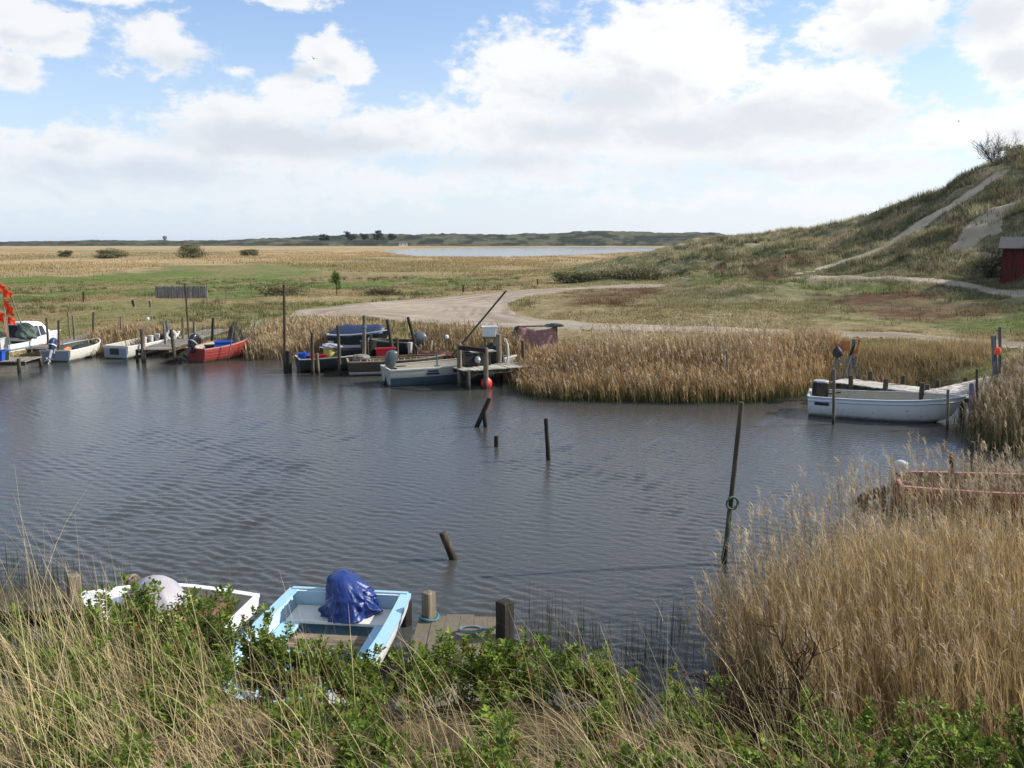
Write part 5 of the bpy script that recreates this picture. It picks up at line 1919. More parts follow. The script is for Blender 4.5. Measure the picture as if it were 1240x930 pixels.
# ---------------- red shed
def shed():
    b = hit1(1211, 344)
    x0 = b.x
    y = b.y
    z = float(height(np.array([x0 + 1]), np.array([y]))[0])
    root = empty('red_shed', (x0, y, z), -.56, 'dark red board shed with grey felt roof at the foot of the dune', 'shed')
    red = mat_wood('red_boards', (.13, .02, .017), wet=False, grain=9)
    Wd, D, H = 5.0, 3.6, 2.35
    m = MB()
    n = 34
    for i in range(n):
        m.box(((i + .5) * Wd / n, random.uniform(-.008, .008), H / 2 - .3), (Wd / n - .012, .04, H + .6))
    for i in range(24):
        for xx in (0, Wd):
            m.box((xx, (i + .5) * D / 24, H / 2 - .3), (.04, D / 24 - .012, H + .6))
    m.box((Wd / 2, D, H / 2 - .3), (Wd, .05, H + .6))
    m.box((Wd / 2, D / 2, H / 2), (Wd - .08, D - .08, H - .05))
    for xx in (0, Wd):
        m.add([(xx - .02, 0, H), (xx - .02, D, H), (xx - .02, D / 2, H + .7), (xx + .02, 0, H), (xx + .02, D, H), (xx + .02, D / 2, H + .7)], [(0, 1, 2), (5, 4, 3), (0, 3, 4, 1), (1, 4, 5, 2), (2, 5, 3, 0)])
    m.build('wall', red, root)
    r = MB()
    e = .3
    for sg in (-1, 1):
        yb = -e if sg < 0 else D + e
        r.bar((Wd / 2, yb, H - .04), (Wd / 2, D / 2, H + .72), Wd + .6, .07, up=(0, 0, 1))
    r.build('roof', mat_paint('grey_roof_felt', (.055, .055, .06), .95, .2, .3), root)
    d = MB(); d.box((3.2, -.045, .95), (1.0, .05, 1.9)); dd = d.build('door', red, root)
    h_ = MB(); h_.box((2.82, -.085, 1.0), (.04, .04, .16)); h_.build('handle', ALU, dd)
    t = MB(); t.box((.02, -.03, H / 2 - .1), (.1, .05, H)); t.build('corner_board', red, root)


shed()


# ---------------- wattle windscreen on the meadow
def windscreen():
    a = hit1(190, 361.5); c = hit1(252, 361)
    y = (a.y + c.y) / 2
    x0 = (190 - 620) / FOC * y * 1.0; x1 = (252 - 620) / FOC * y
    z = float(height(np.array([(x0 + x1) / 2]), np.array([y]))[0])
    H = 14.5 * y / 1000
    root = empty('windscreen_fence', (x0, y, z), 0, 'weathered grey slatted screen standing alone on the green meadow', 'fence')
    g = mat_wood('grey_slats', (.26, .24, .235), wet=False, grain=10)
    m = MB(); L = x1 - x0; n = 62
    for i in range(n):
        h = H * random.uniform(.93, 1.05)
        m.box(((i + .5) * L / n, random.uniform(-.03, .03), h / 2), (L / n * .88, .02, h), Matrix.Rotation(random.uniform(-.02, .02), 3, 'Y'))
    for zz in (.3, .8):
        m.bar((0, .04, H * zz), (L, .04, H * zz), .03, .05)
    m.build('slat_panel', g, root)
    for t in (0, .33, .66, 1):
        q = MB(); q.tube([(t * L, .09, -.3), (t * L, .09, H * 1.06)], .05, 7); q.build('post', g, root, True)


windscreen()

for px, pb, pt, r_, lab in ((101, 366, 353, .07, 'short dark post alone on the meadow near the cabin boat'), (561, 355, 345, .09, 'dark stub post at the far edge of the gravel road'),
                            (651, 344.5, 338, .08, 'small dark post where the gravel road narrows'), (274, 362, 349, .06, 'thin pale post on the meadow beside the slatted screen')):
    b = hit1(px, pb)
    post(lab, (px, pb), (px, pt), r_, WOOD if px == 274 else WOOD_BLACK, y=b.y, below=.4, name='meadow_post')


# ------------------------------------------------------------------ harbour, from left to right
# raft with gear at the left edge
jetty('low dark jetty stacked with fishing gear at the left edge', (-25.2, 35.6), (-21.0, 35.9), 1.5, .5, DECKX, WOOD_DARK, ((.3, 1, .1, .08), (4.0, 1, .15, .08), (4.1, -1, .1, .08), (2.0, -1, .05, .08)))
z_ = .52
tub('fish_tub', 'blue fish tub on the low dark jetty', (P(13, 432, z_).x, 35.45, z_), (.95, .6, .42), BLUE, .05)
tub('fish_crate', 'green plastic fish crate below the netting pile', (P(27, 425, z_).x, 36.2, .52), (.80, .55, 1.0), GREENPL, .1, 'crate', taper=.95, slots=True)
tub('fish_crate', 'white plastic crate beside the green fish crate', (P(36.5, 425, z_).x + .15, 36.0, .52), (.55, .5, .92), GREYPL, -.1, 'crate', taper=.95)
bucket('black_bucket', 'round black basket in front of the green crate', (P(17, 428, z_).x, 35.95, .93), .24, .35, BLACKPL)
bucket('black_bucket', 'black bucket at the end of the low jetty', (P(38, 428, z_).x, 35.6, .52), .22, .40, BLACKPL)
heap('net_pile', 'heap of grey green netting on top of the fish crates', (P(30, 407, 1.5).x - .1, 36.4, 1.48), (.42, .36, .55), NETGREEN, 3, .5)
fl = [(-22.75, 36.5), (-22.5, 36.6), (-22.6, 36.9), (-22.4, 36.4), (-22.95, 36.8), (-22.7, 36.2)]
for i, ((x, y), zt, nm) in enumerate(zip(fl, (3.85, 3.55, 2.75, 2.35, 3.1, 2.55), ('tallest', 'second tallest', 'fourth tallest', 'shortest', 'third tallest', 'fifth tallest'))):
    flag_pole('bright orange double marker flag on a thin pole, ' + nm + ' of the bundle', (x, y, .52), zt, (random.uniform(-.02, .03), .0), FLAGORANGE, [(0, .36, .36), (.46, .32, .34)], 'orange marker flags', dirn=random.choice((1.0, 1.0, -.6)))
post('pale pole leaning beside the orange flags', (22, 382), (11, 353), .028, WOOD, y=37.6, below=.9, name='leaning_pole')

# cabin boat
rt, L, bf, zs = boat('cabin_boat', 'white motorboat with a small cabin and tinted windows', (-24.75, 38.3), (-24.0, 43.7), 1.9, .75, .98, WHITE, WHITE, INSIDE, WHITE, 'motorboat', seats=(), rake=.5, fore=.32)
c = MB()
def cabring(x, w0, w1, z0, z1, k=0.0):
    return [Vector((x, -w0, z0)), Vector((x + k, -w1, z1)), Vector((x + k, -w1 * .6, z1 + .06)), Vector((x + k, w1 * .6, z1 + .06)), Vector((x + k, w1, z1)), Vector((x, w0, z0))]
c.loft([cabring(2.3, .80, .62, .72, 1.62), cabring(3.35, .76, .58, .74, 1.58), cabring(4.35, .5, .34, .86, .98)])
cb_ = c.build('cabin', WHITE, rt, False, .04)
for sg in (-1, 1):
    w = MB()
    w.add([(2.42, sg * .79, .92), (2.95, sg * .775, .94), (2.95, sg * .655, 1.46), (2.42, sg * .675, 1.48), (2.42, sg * .77, .92), (2.95, sg * .755, .94), (2.95, sg * .635, 1.46), (2.42, sg * .655, 1.48)], [(0, 1, 2, 3), (7, 6, 5, 4), (0, 4, 5, 1), (1, 5, 6, 2), (2, 6, 7, 3), (3, 7, 4, 0)])
    w.add([(3.05, sg * .775, .96), (3.42, sg * .745, .98), (3.30, sg * .645, 1.42), (3.05, sg * .665, 1.44), (3.05, sg * .755, .96), (3.42, sg * .725, .98), (3.30, sg * .625, 1.42), (3.05, sg * .645, 1.44)], [(0, 1, 2, 3), (7, 6, 5, 4), (0, 4, 5, 1), (1, 5, 6, 2), (2, 6, 7, 3), (3, 7, 4, 0)])
    w.build('side_window', GLASS, rt)
w = MB(); w.box((2.285, 0, 1.22), (.03, .9, .62)); w.build('rear_window', GLASS, rt)
s_ = MB(); s_.bar((0, -1.0 * .79 - .02, .52), (2.5, -1.01, .55), .02, .05); s_.build('stripe', BLUEGREY, rt)
heap('net_pile', 'dark green net bundle lying in the stern of the cabin boat', (-24.75, 39.5, .62), (.55, .6, .70), NETDARK, 8, .4)

# jetty and dinghy
jetty('narrow grey jetty between the cabin boat and the small white dinghy', (-22.45, 38.6), (-23.0, 46.2), .9, .6, DECK, WOOD_DARK, ())
for px0, py0, py1, yy, lab in ((56, 412, 385, 40.2, 'mooring post on the grey jetty in front of the cabin window'), (71, 418, 388, 38.7, 'mooring post at the outer end of the grey jetty beside the dinghy'),
                               (83, 407, 378, 42.6, 'thin pale mooring post halfway along the grey jetty'), (88, 407, 382, 42.2, 'mooring post close behind the thin pale one by the dinghy bow'), (113, 408, 378, 43.6, 'mooring post on the bank beyond the bow of the dinghy')):
    post(lab, (px0 + (2 if px0 in (83, 88, 56) else 0), py0), (px0 - (1 if px0 == 83 else 0), py1), .055 if px0 != 83 else .045, WOOD if px0 in (83, 88) else WOOD_DARK, y=yy, below=.9)
rt, L, bf, zs = boat('white_dinghy', 'small white open dinghy with dark inside and raised blue topped outboard', (-21.45, 38.45), (-21.2, 42.1), 1.75, .55, .72, CREAM, BLUEGREY, DARKHULL, WHITE, 'dinghy', stripe=.06, seats=(.45,), tw=.86)
tp = MB(); tp.box((.06, 0, .29), (.02, 1.36, .42)); tp.v = [(v[0] - .085, v[1], v[2]) for v in tp.v]; tp.build('transom_shade', BLUEGREY, rt)  # shade on the white stern, put in as a blue grey sheet
outboard(rt, .55, NAVY, ALU, .95, R(28), .05, band=WHITE)
heap('net_pile', 'black net lying in the bow of the small white dinghy', (-21.25, 40.6, .25), (.5, .9, .32), NETDARK, 12, .4)
k = MB(); k.tube([(0, 0, 0), (.05, .3, .05), (-.02, .62, .02)], [.09, .11, .07], 8, 0, True, .01)
o = k.build('orange_fender', mat_paint('orange_fender_vinyl', (.62, .20, .08), .5), None, True); o.location = (-21.2, 38.75, .5)
tag(o, 'orange fender lying by the engine of the white dinghy', 'fender')

# white boat on the left of the middle jetty
post('grey mooring post behind the stern of the old white boat', (147, 412), (146, 383), .05, WOOD, y=43.5, below=.9)
rt, L, bf, zs = boat('old_white_boat', 'old cream open boat moored left of the middle jetty with its stern tinted grey for shade', (-19.15, 39.6), (-17.85, 44.2), 1.7, .62, .85, CREAM, TEAL, INSIDE, WHITE, 'boat', stripe=.10, seats=(.35, .6), tw=.84)
tp = MB(); tp.box((-.03, 0, .28), (.02, 1.30, .46)); tp.build('transom_shade', BLUEGREY, rt)  # grey sheet over the cream transom paints its shaded side
dp = MB(); dp.box((-.05, .05, .36), (.02, .5, .3)); dp.build('outboard_pad', BLACKPL, rt)
for i, (x, y, h, r_, lab) in enumerate(((-18.55, 41.4, .42, .13, 'white canister in the old cream boat, nearest the stern'), (-18.35, 41.75, .46, .12, 'white canister in the old cream boat, middle of three'), (-18.15, 42.05, .5, .13, 'white canister in the old cream boat, nearest the bow'))):
    bucket('canister', lab, (x, y, .42), r_, h, GREYPL, 'canister', 'white canisters in the cream boat', lid=CREAM)
heap('net_pile', 'dark net with white floats heaped in the bow of the cream boat', (-17.85, 42.5, .5), (.5, .5, .42), NETDARK, 15, .5)
k = MB(); k.lathe([(.16, -.09), (.24, -.10), (.30, 0), (.24, .10), (.16, .09), (.13, 0), (.16, -.09)], 20, rot=Matrix.Rotation(R(78), 3, 'X'))
o = k.build('fender_ring', GREYPL, None, True); o.location = (-17.5, 42.2, .85); o.rotation_euler = (0, 0, R(30))
tag(o, 'pale round ring fender standing at the bow of the cream boat', 'fender')
k = MB(); k.tube([(0, 0, 0), (.02, 0, .25), (-.02, .02, .45), (.03, 0, .6)], [.05, .08, .07, .03], 8)
o = k.build('rag_bundle', TEAL, None, True); o.location = (-17.6, 42.0, 1.05)
tag(o, 'blue grey rag hung above the ring fender of the cream boat', 'rag')
flag_pole('thin pole with a small drooping dark flag leaning from the cream boat', tuple(Q(171, 402, 42.0)), Q(164, 363, 42.0).z, (-.16, 0), FLAGDARK, [(0, .16, .34)], 'dark marker flags', dirn=-.9)
flag_pole('upright pole with a dark flag rising from the cream boat', tuple(Q(187, 404, 42.2)), Q(184, 364, 42.2).z, (-.05, 0), FLAGDARK, [(0, .13, .32)], 'dark marker flags', dirn=-1.0)
flag_pole('short thin stick with white floats behind the cream boat', tuple(Q(181, 400, 43.0)), Q(178, 366, 43.0).z, (-.06, 0), TARPGREY, [(.55, .22, .12)], None, dirn=1.0, r=.01, floatz=.6)

# middle jetty with red boat
jetty('grey plank jetty between the cream boat and the red boat', (-16.75, 38.2), (-16.9, 47.4), 1.45, .62, DECK, WOOD_DARK, ((.15, -1, .0, .07), (4.0, 1, .1, .07), (7.5, -1, .1, .07)))
for p0, p1, r_, yy, mt, lab in (((174, 434), (172, 398), .11, 38.3, WOOD, 'stout pale topped mooring post in front of the cream boat'), ((201, 419), (198, 391), .065, 40.2, WOOD, 'mooring post beside the canisters of the cream boat'),
                                ((212, 436), (207, 399), .08, 37.95, WOOD_DARK, 'leaning mooring post at the outer corner of the middle jetty'), ((222, 412), (221, 385), .07, 42.5, WOOD, 'square cut mooring post halfway along the middle jetty'),
                                ((236, 415), (235, 389), .07, 41.0, WOOD, 'mooring post behind the black outboard of the red boat'), ((229, 414), (224, 343), .045, 41.8, WOOD_DARK, 'very tall thin stake in the middle jetty, crossing the slatted screen'),
                                ((257, 412), (258, 385), .07, 42.2, WOOD_BLACK, 'dark mooring post beside the blue tub of the red boat'), ((309, 430), (308, 388), .05, 41.0, WOOD, 'grey stake on the bank at the bow of the red boat')):
    post(lab, p0, p1, r_, mt, y=yy, below=.9)
rt, L, bf, zs = boat('red_boat', 'bright red clinker rowing boat with a black outboard at the middle jetty', (-14.85, 38.3), (-13.3, 42.0), 1.6, .66, .98, REDP, REDP, INSIDE, REDFADE, 'boat', seats=(.3, .6), tw=.78, seat_mat=INSIDE)
st_ = MB()
for zz in (.22, .36, .50):
    for sg in (-1, 1):
        pts = [(L * u - .0, sg * (bf(u) * (math.cos(math.asin(min(1, ((zs(u) - zz) / (zs(u) + .16)) ** (1 / 1.2)))) ** .55) + .006), zz + .25 * u ** 2.5) for u in np.linspace(.01, .86, 14)]
        st_.tube(pts, .013, 4)
st_.build('plank_laps', REDP, rt)
outboard(rt, .66, ENGINE, ENGINE, 1.15, R(38), .05, band=ALU)
tub('fish_tub', 'blue fish tub standing in the red boat', (-14.0, 39.85, .40), (.85, .55, .42), BLUE, .4)
tub('fish_tub', 'small black tub in the stern of the red boat', (-14.45, 39.2, .36), (.45, .38, .36), BLACKPL, .4)
heap('net_pile', 'tall olive net heap in the bow of the red boat', (-13.75, 41.0, .45), (.40, .38, 1.15), NETOLIVE, 22, .3)
post('pale pole leaning across the side of the red boat', (276, 437), (284, 389), .03, WOOD, y=38.9, below=.7, name='leaning_pole')
k = MB()
for j in range(5):
    k.tube([Vector((.35 * math.cos(a + j), .25 * math.sin(a + j) + .05 * j, .05 + .03 * j + .05 * math.sin(3 * a))) for a in np.linspace(0, 5.8, 16)], .016, 5)
o = k.build('rope_coil', mat_paint('bright_green_rope', (.10, .42, .24), .8), None, True); b = hit1(318, 404); o.location = (b.x, b.y, b.z + .35); o.rotation_euler = (R(35), 0, 0)
tag(o, 'bright green rope coil on the bank beside the red boat', 'rope')

# tall pole and the dark boats
post('very tall dark stake at the stern of the dark green boat', (345, 449), (344, 345), .06, WOOD_DARK, y=36.0, below=.9)
post('thick black mooring post at the corner of the dark green boat', (350, 456), (349, 425), .14, WOOD_BLACK, y=35.2, below=.9)
post('dark mooring post in front of the yellow bin', (379, 456), (378, 403), .075, WOOD_DARK, y=34.6, below=.9)
post('shorter mooring post standing against the dark one by the yellow bin', (386, 456), (384, 428), .07, WOOD, y=34.7, below=.9)
post('mooring post between the two black bins', (412, 454), (409, 394), .07, WOOD_DARK, y=34.5, below=.9)
post('tall mooring post with a blue rope ring beside the black bin', (441, 440), (441, 382), .085, WOOD, y=35.5, below=.9)
post('short mooring post behind the tall one with the blue rope', (450, 425), (449, 405), .06, WOOD, y=37.5, below=.9)
post('short stake beside the tall one with the blue rope', (446, 440), (445, 414), .05, WOOD_DARK, y=35.6, below=.9)
post('leaning mooring post just past the bow of the navy covered boat', (475, 422), (469, 387), .09, WOOD_DARK, y=37.5, below=.9)
post('dark mooring post leaning against the grey outboard', (503, 418), (494, 384), .07, WOOD_BLACK, y=37.2, below=.9)
post('short square post in front of the red tub', (481, 434), (481, 409), .07, WOOD_DARK, y=36.0, below=.9)
k = MB(); k.lathe([(.085, -.03), (.12, -.02), (.12, .03), (.085, .035)], 12)
o = k.build('rope_ring', ROPEBLUE, None, True); q = Q(441, 396, 35.5); o.location = q
tag(o, 'blue rope tied round the tall mooring post', 'rope')
rt, L, bf, zs = boat('dark_boat', 'dark green open boat with blue and red tubs in its stern', (-9.35, 35.6), (-5.5, 37.2), 1.7, .62, .85, DARKHULL, WOOD_BLACK, DARKHULL, CREAM, 'boat', seats=(.5,), tw=.82, seat_mat=WOOD_DARK, stripe=.12, rail=(.03, .03))
bucket('fish_basket', 'round blue tub in the stern of the dark green boat', (-9.05, 35.55, .38), .25, .45, BLUE, 'tub')
tub('fish_tub', 'low red tub next to the round blue one', (-8.55, 35.75, .36), (.75, .5, .38), REDPL, .4)
bucket('yellow_bin', 'yellow bin with a pale cloth over it in the dark green boat', (-8.05, 36.05, .33), .26, .68, YELLOW, 'bin')
k = MB(); heap_mesh(k, (.45, .3, .14), 31, .5); o = k.build('cloth', TARPGREY, None, True); o.location = (-7.95, 36.1, 1.03)
tag(o, 'pale crumpled cloth lying over the yellow bin', 'cloth')
tub('black_bin', 'long black fish tub next to the yellow bin', (-7.05, 36.25, .42), (1.0, .6, .5), BLACKPL, .3, 'tub')
k = MB(); heap_mesh(k, (.42, .3, .24), 35, .5); o = k.build('cloth', mat_cloth('dirty_sack', (.20, .18, .16)), None, True); o.location = (-6.5, 35.1, .58)
tag(o, 'dirty grey sack slumped over the edge of the brown boat', 'sack')
bucket('black_bin', 'tall black bin between the mooring posts', (-6.35, 36.3, .55), .36, .72, BLACKPL, 'bin')
rt, L, bf, zs = boat('brown_boat', 'old brown wooden boat with a pale band near the waterline', (-7.0, 34.75), (-2.9, 35.75), 1.5, .62, .74, OLDBROWN, CREAM, BROWNIN, mat_wood('pale_rail', (.36, .29, .2), wet=False, axis=0), 'boat', stripe=.22, seats=(.25, .5, .75), tw=.8, seat_mat=WOOD)
tub('fish_tub', 'red fish tub in the brown boat', (-5.6, 36.2, .55), (.85, .55, .40), REDPL, .2)
# ribbed wooden grating along the brown boat
rb = MB()
for t in np.linspace(0, 1, 12):
    rb.bar((.55 + 2.9 * t, -.62 + .06 * t, .5), (.55 + 2.9 * t, -.20, .66), .04, .03)
rb.bar((.5, -.22, .68), (3.5, -.20, .70), .05, .03)
rb.build('slatted_rail', mat_wood('grating', (.30, .22, .13), wet=False, axis=1), rt)

# boat on the bank under a blue cover
rt, L, bf, zs = boat('covered_boat', 'dark boat with white bottom drawn up on the bank under a navy cover', (-8.75, 40.6), (-5.85, 39.5), 1.7, .70, 1.0, DARKHULL, WHITE, DARKHULL, WHITE, 'boat', stripe=.30, seats=(), z0=.45, tw=.85)
k = MB(); rings = []
for i in range(15):
    t = i / 14; u = .02 + .9 * t
    w = bf(u) + .06; zz = zs(u); hgt = .44 * (1 - .3 * t) * math.sin(min(1, .35 + t * 3) * math.pi / 2) * (1 if t < .8 else math.cos((t - .8) / .2 * 1.3))
    rings.append([Vector((L * u, -w * math.cos(a), zz - .12 + (hgt + .12) * (1 - abs(math.cos(a)) ** 1.5) + .022 * math.sin(9 * a + i * 1.7) + .03 * (i % 3 == 0) * math.sin(a))) for a in np.linspace(0, math.pi, 15)])
k.loft(rings, caps=False, closed=False)
o = k.build('boat_cover', TARPNAVY, None, True, angle=180); o.location = rt.location; o.rotation_euler = rt.rotation_euler
so = o.modifiers.new('solid', 'SOLIDIFY'); so.thickness = .008
tag(o, 'navy blue cover stretched over the boat on the bank', 'boat cover')

# grey outboard on a wooden trestle
def trestle():
    b = Vector((-4.35, 37.4, .35))
    root = empty('engine_trestle', b, .2, 'rough wooden trestle carrying the spare grey outboard', 'trestle')
    for a, c in (((-.35, -.2, -.6), (-.28, 0, .55)), ((.35, -.2, -.6), (.28, 0, .55)), ((-.35, .25, -.6), (-.28, 0, .55)), ((.42, .25, -.6), (.28, 0, .55))):
        q = MB(); q.bar(a, c, .07, .07); q.build('leg', WOOD, root)
    q = MB(); q.box((0, 0, .56), (.9, .12, .16)); q.build('crossbeam', WOOD, root)
    r2 = empty('spare_outboard', b + Vector((.05, .05, .62)), R(200), 'grey covered spare outboard hanging on the trestle', 'outboard')
    q = MB(); q.loft([rounded_ring(-.1, 0, z, sx, sy, 16) for z, sx, sy in ((.0, .24, .17), (.07, .32, .22), (.28, .34, .24), (.42, .30, .2), (.55, .18, .13), (.58, .08, .06))])
    q.build('cowl', ENGGREY, r2, True, angle=60)
    q = MB(); q.loft([rounded_ring(-.05, 0, z, sx, sy, 10) for z, sx, sy in ((.02, .12, .1), (-.4, .09, .06), (-.85, .08, .035))]); q.box((-.12, 0, -.7), (.3, .18, .02)); q.build('motor_leg', ALU, r2, True)
    k = MB(); k.tube([(0, 0, 0), (.1, 0, .5), (.16, 0, 1.1)], .035, 6)
    o = k.build('white_pole', CREAM, None, True); o.location = (-3.75, 36.9, .1)
    tag(o, 'bent white pole leaning by the spare outboard', 'pole')


trestle()
rt, L, bf, zs = boat('bank_boat', 'dark dirty boat on the bank behind the leaning posts', (-4.4, 38.9), (-6.8, 38.6), 1.4, .55, .7, DARKHULL, OLDBROWN, DARKHULL, WOOD, 'boat', seats=(.5,), z0=.4)
bucket('canister', 'pale grey canister standing by the leaning dark post', (-4.6, 37.0, .65), .11, .45, GREYPL, 'canister', lid=GREYPL)
heap('net_pile', 'tangled reddish brown net spread on the bank beyond the brown boat', (-3.3, 36.6, .42), (.9, .6, .35), mat_cloth('red_brown_net', (.20, .085, .065), rough=.95, scale=22, bump=1.0), 41, .6)

# grey green boat
rt, L, bf, zs = boat('grey_boat', 'long pale grey open boat with blue grey bottom and dark number panels', (-5.0, 32.15), (.2, 34.4), 1.75, .70, .90, GREYHULL, TEAL, INSIDE, CREAM, 'boat', stripe=.36, seats=(.32, .62), tw=.84, ns=10)
for xa, xb, za, zb in ((1.50, 1.92, .55, .62), (1.46, 1.96, .44, .52)):
    def hy(x, z):
        u = x / L
        return -(bf(u) * (math.cos(math.asin(min(1, ((zs(u) - z) / (zs(u) + .16)) ** (1 / 1.2)))) ** .55) + .012)
    pl = MB()
    V = [(xa, hy(xa, za), za), (xb, hy(xb, za), za), (xb, hy(xb, zb), zb), (xa, hy(xa, zb), zb)]
    pl.add(V + [(x, y + .008, z) for x, y, z in V], [(0, 1, 2, 3), (7, 6, 5, 4), (0, 4, 5, 1), (1, 5, 6, 2), (2, 6, 7, 3), (3, 7, 4, 0)])
    pl.build('number_panel', PLATE, rt)
outboard(rt, .62, ENGGREY, ENGINE, 1.2, R(14), .0, x=.34)
k = MB(); k.tube([(0, 0, 0), (0, 0, .55)], .03, 6); k.box((0, 0, .02), (.2, .2, .04)); o = k.build('rowlock_post', TEAL, rt); o.location = (2.3, .45, .55)
post('long brown mast pole leaning out over the frame of the jetty', (553, 424), (613, 352), .04, WOOD_DARK, y=33.0, z0=0, below=.4, name='leaning_mast', ydx=.2)

# jetty with goalpost frame
jr = jetty('pale plank jetty with a goalpost frame beside the grey boat', (-2.1, 31.6), (2.0, 33.6), 1.2, .72, mat_wood('pale_jetty_boards', (.42, .40, .33), wet=False, axis=0), WOOD_DARK, ((.15, 1, 0, .08), (2.2, -1, .0, .08), (4.1, -1, .1, .08)), plank=.2)
gf = empty('goalpost_frame', (-2.05, 31.8, .0), 0, 'timber goalpost frame of two thick posts and a dark crossbar', 'frame')
pA = Q(556, 416, 31.75); pB = Q(588, 421, 31.25)
for p in (pA, pB):
    q = MB(); q.tube([(p.x + 2.05 + random.uniform(-.02, .02), p.y - 31.8, z) for z in (-.9, 0, .8, p.z - .04, p.z)], [.10, .098, .095, .09, .075], 9, 0, True, .004); q.build('post', WOOD, gf, True, angle=50)
q = MB(); q.bar((pA.x + 2.05, pA.y - 31.8 - .12, pA.z - .14), (pB.x + 2.05, pB.y - 31.8 - .12, pB.z - .10), .06, .16); q.build('crossbar', WOOD_BLACK, gf)
tub('gear_box', 'black gear box on the pale jetty behind the goalpost frame', (-1.45, 32.55, .74), (1.1, .6, .52), BLACKPL, .4, 'box', taper=.98)
k = MB(); k.lathe([(0, -.13), (.08, -.11), (.13, 0), (.08, .11), (0, .13)], 14); o = k.build('net_float', ALU, None, True); o.location = (-1.35, 32.1, 1.02); tag(o, 'grey round float in front of the black gear box', 'float')
k = MB(); k.box((0, 0, 0), (1.05, .55, .03)); o = k.build('board', mat_wood('grey_board', (.40, .37, .36), wet=False, axis=0)); o.location = (-1.2, 32.7, 1.29); o.rotation_euler = (0, 0, R(20)); tag(o, 'weathered board lying over the black gear box', 'board')
post('thick greenish mooring post behind the pale jetty', (604, 441), (604, 405), .12, WOOD, y=33.2, below=.9)
post('thin dark stub post on the pale jetty', (579, 443), (579, 430), .05, WOOD_DARK, y=32.2, below=.4)
post('dark stake at the reed end of the pale jetty', (634, 452), (633, 413), .07, WOOD_DARK, y=33.0, below=.9)
heap('net_pile', 'black net slung against the greenish mooring post', (-.75, 33.5, .75), (.42, .35, .75), NETDARK, 51, .4)
k = MB(); k.tube([(0, 0, 0), (.05, 0, .35), (.02, 0, .75), (-.06, 0, 1.0)], [.035, .045, .04, .025], 8); o = k.build('fender', CREAM, None, True); o.location = (-.2, 33.3, .72); tag(o, 'long pale fender hanging at the greenish mooring post', 'fender')
cs = empty('crate_stand', (-.95, 35.0, .4), 0, 'rough wooden stand holding up the white crate', 'stand')
for a in ((-.22, -.15), (.22, -.15), (.22, .18), (-.22, .18)):
    q = MB(); q.bar((a[0], a[1], -.5), (a[0], a[1], 1.15), .06, .06); q.build('leg', WOOD, cs)
q = MB(); q.box((0, 0, 1.18), (.6, .5, .05)); q.build('top', WOOD, cs)
tub('fish_crate', 'white plastic crate raised on the stand behind the grey boat', (-.95, 35.0, 1.62), (.62, .45, .42), WHITE, .15, 'crate', slots=True)
# red buoy
by = empty('mooring_buoy', P(590, 470, 0.0), 0, 'round red mooring buoy hanging at the jetty by the reeds', 'buoy')
by.location = (by.location.x - .03, by.location.y, 0)
q = MB(); q.lathe([(0, -.05), (.12, -.03), (.21, .10), (.225, .2), (.19, .33), (.09, .42), (.06, .50), (0, .52)], 18); q.build('float', REDBUOY, by, True, angle=70)
q = MB(); q.lathe([(.05, .49), (.06, .58), (.03, .62), (0, .62)], 10); q.build('cap', TEAL, by, True)
q = MB(); q.tube([(0, 0, .6), (.02, .1, .8), (-.02, .25, .95)], .012, 5); q.build('rope', ROPEG, by)
# gull float and red rag on thin stakes
post('thin stake with a white float on top behind the grey boat', (541, 432), (541, 411), .022, WOOD, y=36.0, z0=.4, below=.5, name='thin_stake')
k = MB(); k.lathe([(0, -.09), (.07, -.06), (.09, 0), (.07, .07), (0, .1)], 12); o = k.build('net_float', WHITE, None, True); o.location = Q(541, 408, 36.0); tag(o, 'white float stuck on a thin stake behind the grey boat', 'float')
post('thin leaning stake with red cloth at the gravel road edge', (548, 402), (554, 390), .02, mat_paint('red_brown_stake', (.28, .09, .06), .7), y=45, below=.5, name='thin_stake')
q = MB(); q.tube([(0, 0, -.16), (.05, .01, -.02), (.02, 0, .1), (.10, .02, .2)], [.05, .07, .05, .02], 7)
o = q.build('rag', REDFADE, None, True); o.location = Q(551, 393, 45); tag(o, 'faded red rag tied on a thin leaning stake', 'rag')
# pink net between posts
nx0, nx1 = Q(628, 425, 36.5), Q(673, 425, 36.5)
pn = empty('net_rack', (nx0.x, 36.5, .5), 0, 'drying rack of two posts and a rail behind the reeds', 'rack')
for p, t in ((0, .0), (nx1.x - nx0.x, 0)):
    q = MB(); q.tube([(p, 0, -.6), (p + .03, 0, .5), (p, 0, 1.42)], .06, 7); q.build('post', WOOD_DARK, pn, True)
q = MB(); q.bar((-.1, 0, 1.38), (nx1.x - nx0.x + .15, 0, 1.42), .06, .06); q.build('rail', WOOD, pn)
k = MB(); Wn = nx1.x - nx0.x
V = []; F = []; nu, nv = 26, 12
for i in range(nu + 1):
    for j in range(nv + 1):
        u = i / nu; v = j / nv
        sag = .18 * math.sin(u * math.pi)
        V.append((u * Wn, -.09 - .25 * v - .05 * math.sin(u * 17 + v * 3), 1.40 - sag - v * (1.05 + .2 * math.sin(u * 9))))
for i in range(nu):
    for j in range(nv):
        a = i * (nv + 1) + j; F.append((a, a + 1, a + nv + 2, a + nv + 1))
k.add(V, F); o = k.build('hanging_net', NETPINK, None, True); o.location = pn.location
o.modifiers.new('solid', 'SOLIDIFY').thickness = .012
tag(o, 'faded pink fishing net sagging from the drying rack', 'net')
heap('net_pile', 'dark green net heap on the bank beside the pink net', (nx0.x + .15, 37.2, .55), (.75, .45, 1.0), NETDARK, 61, .4)
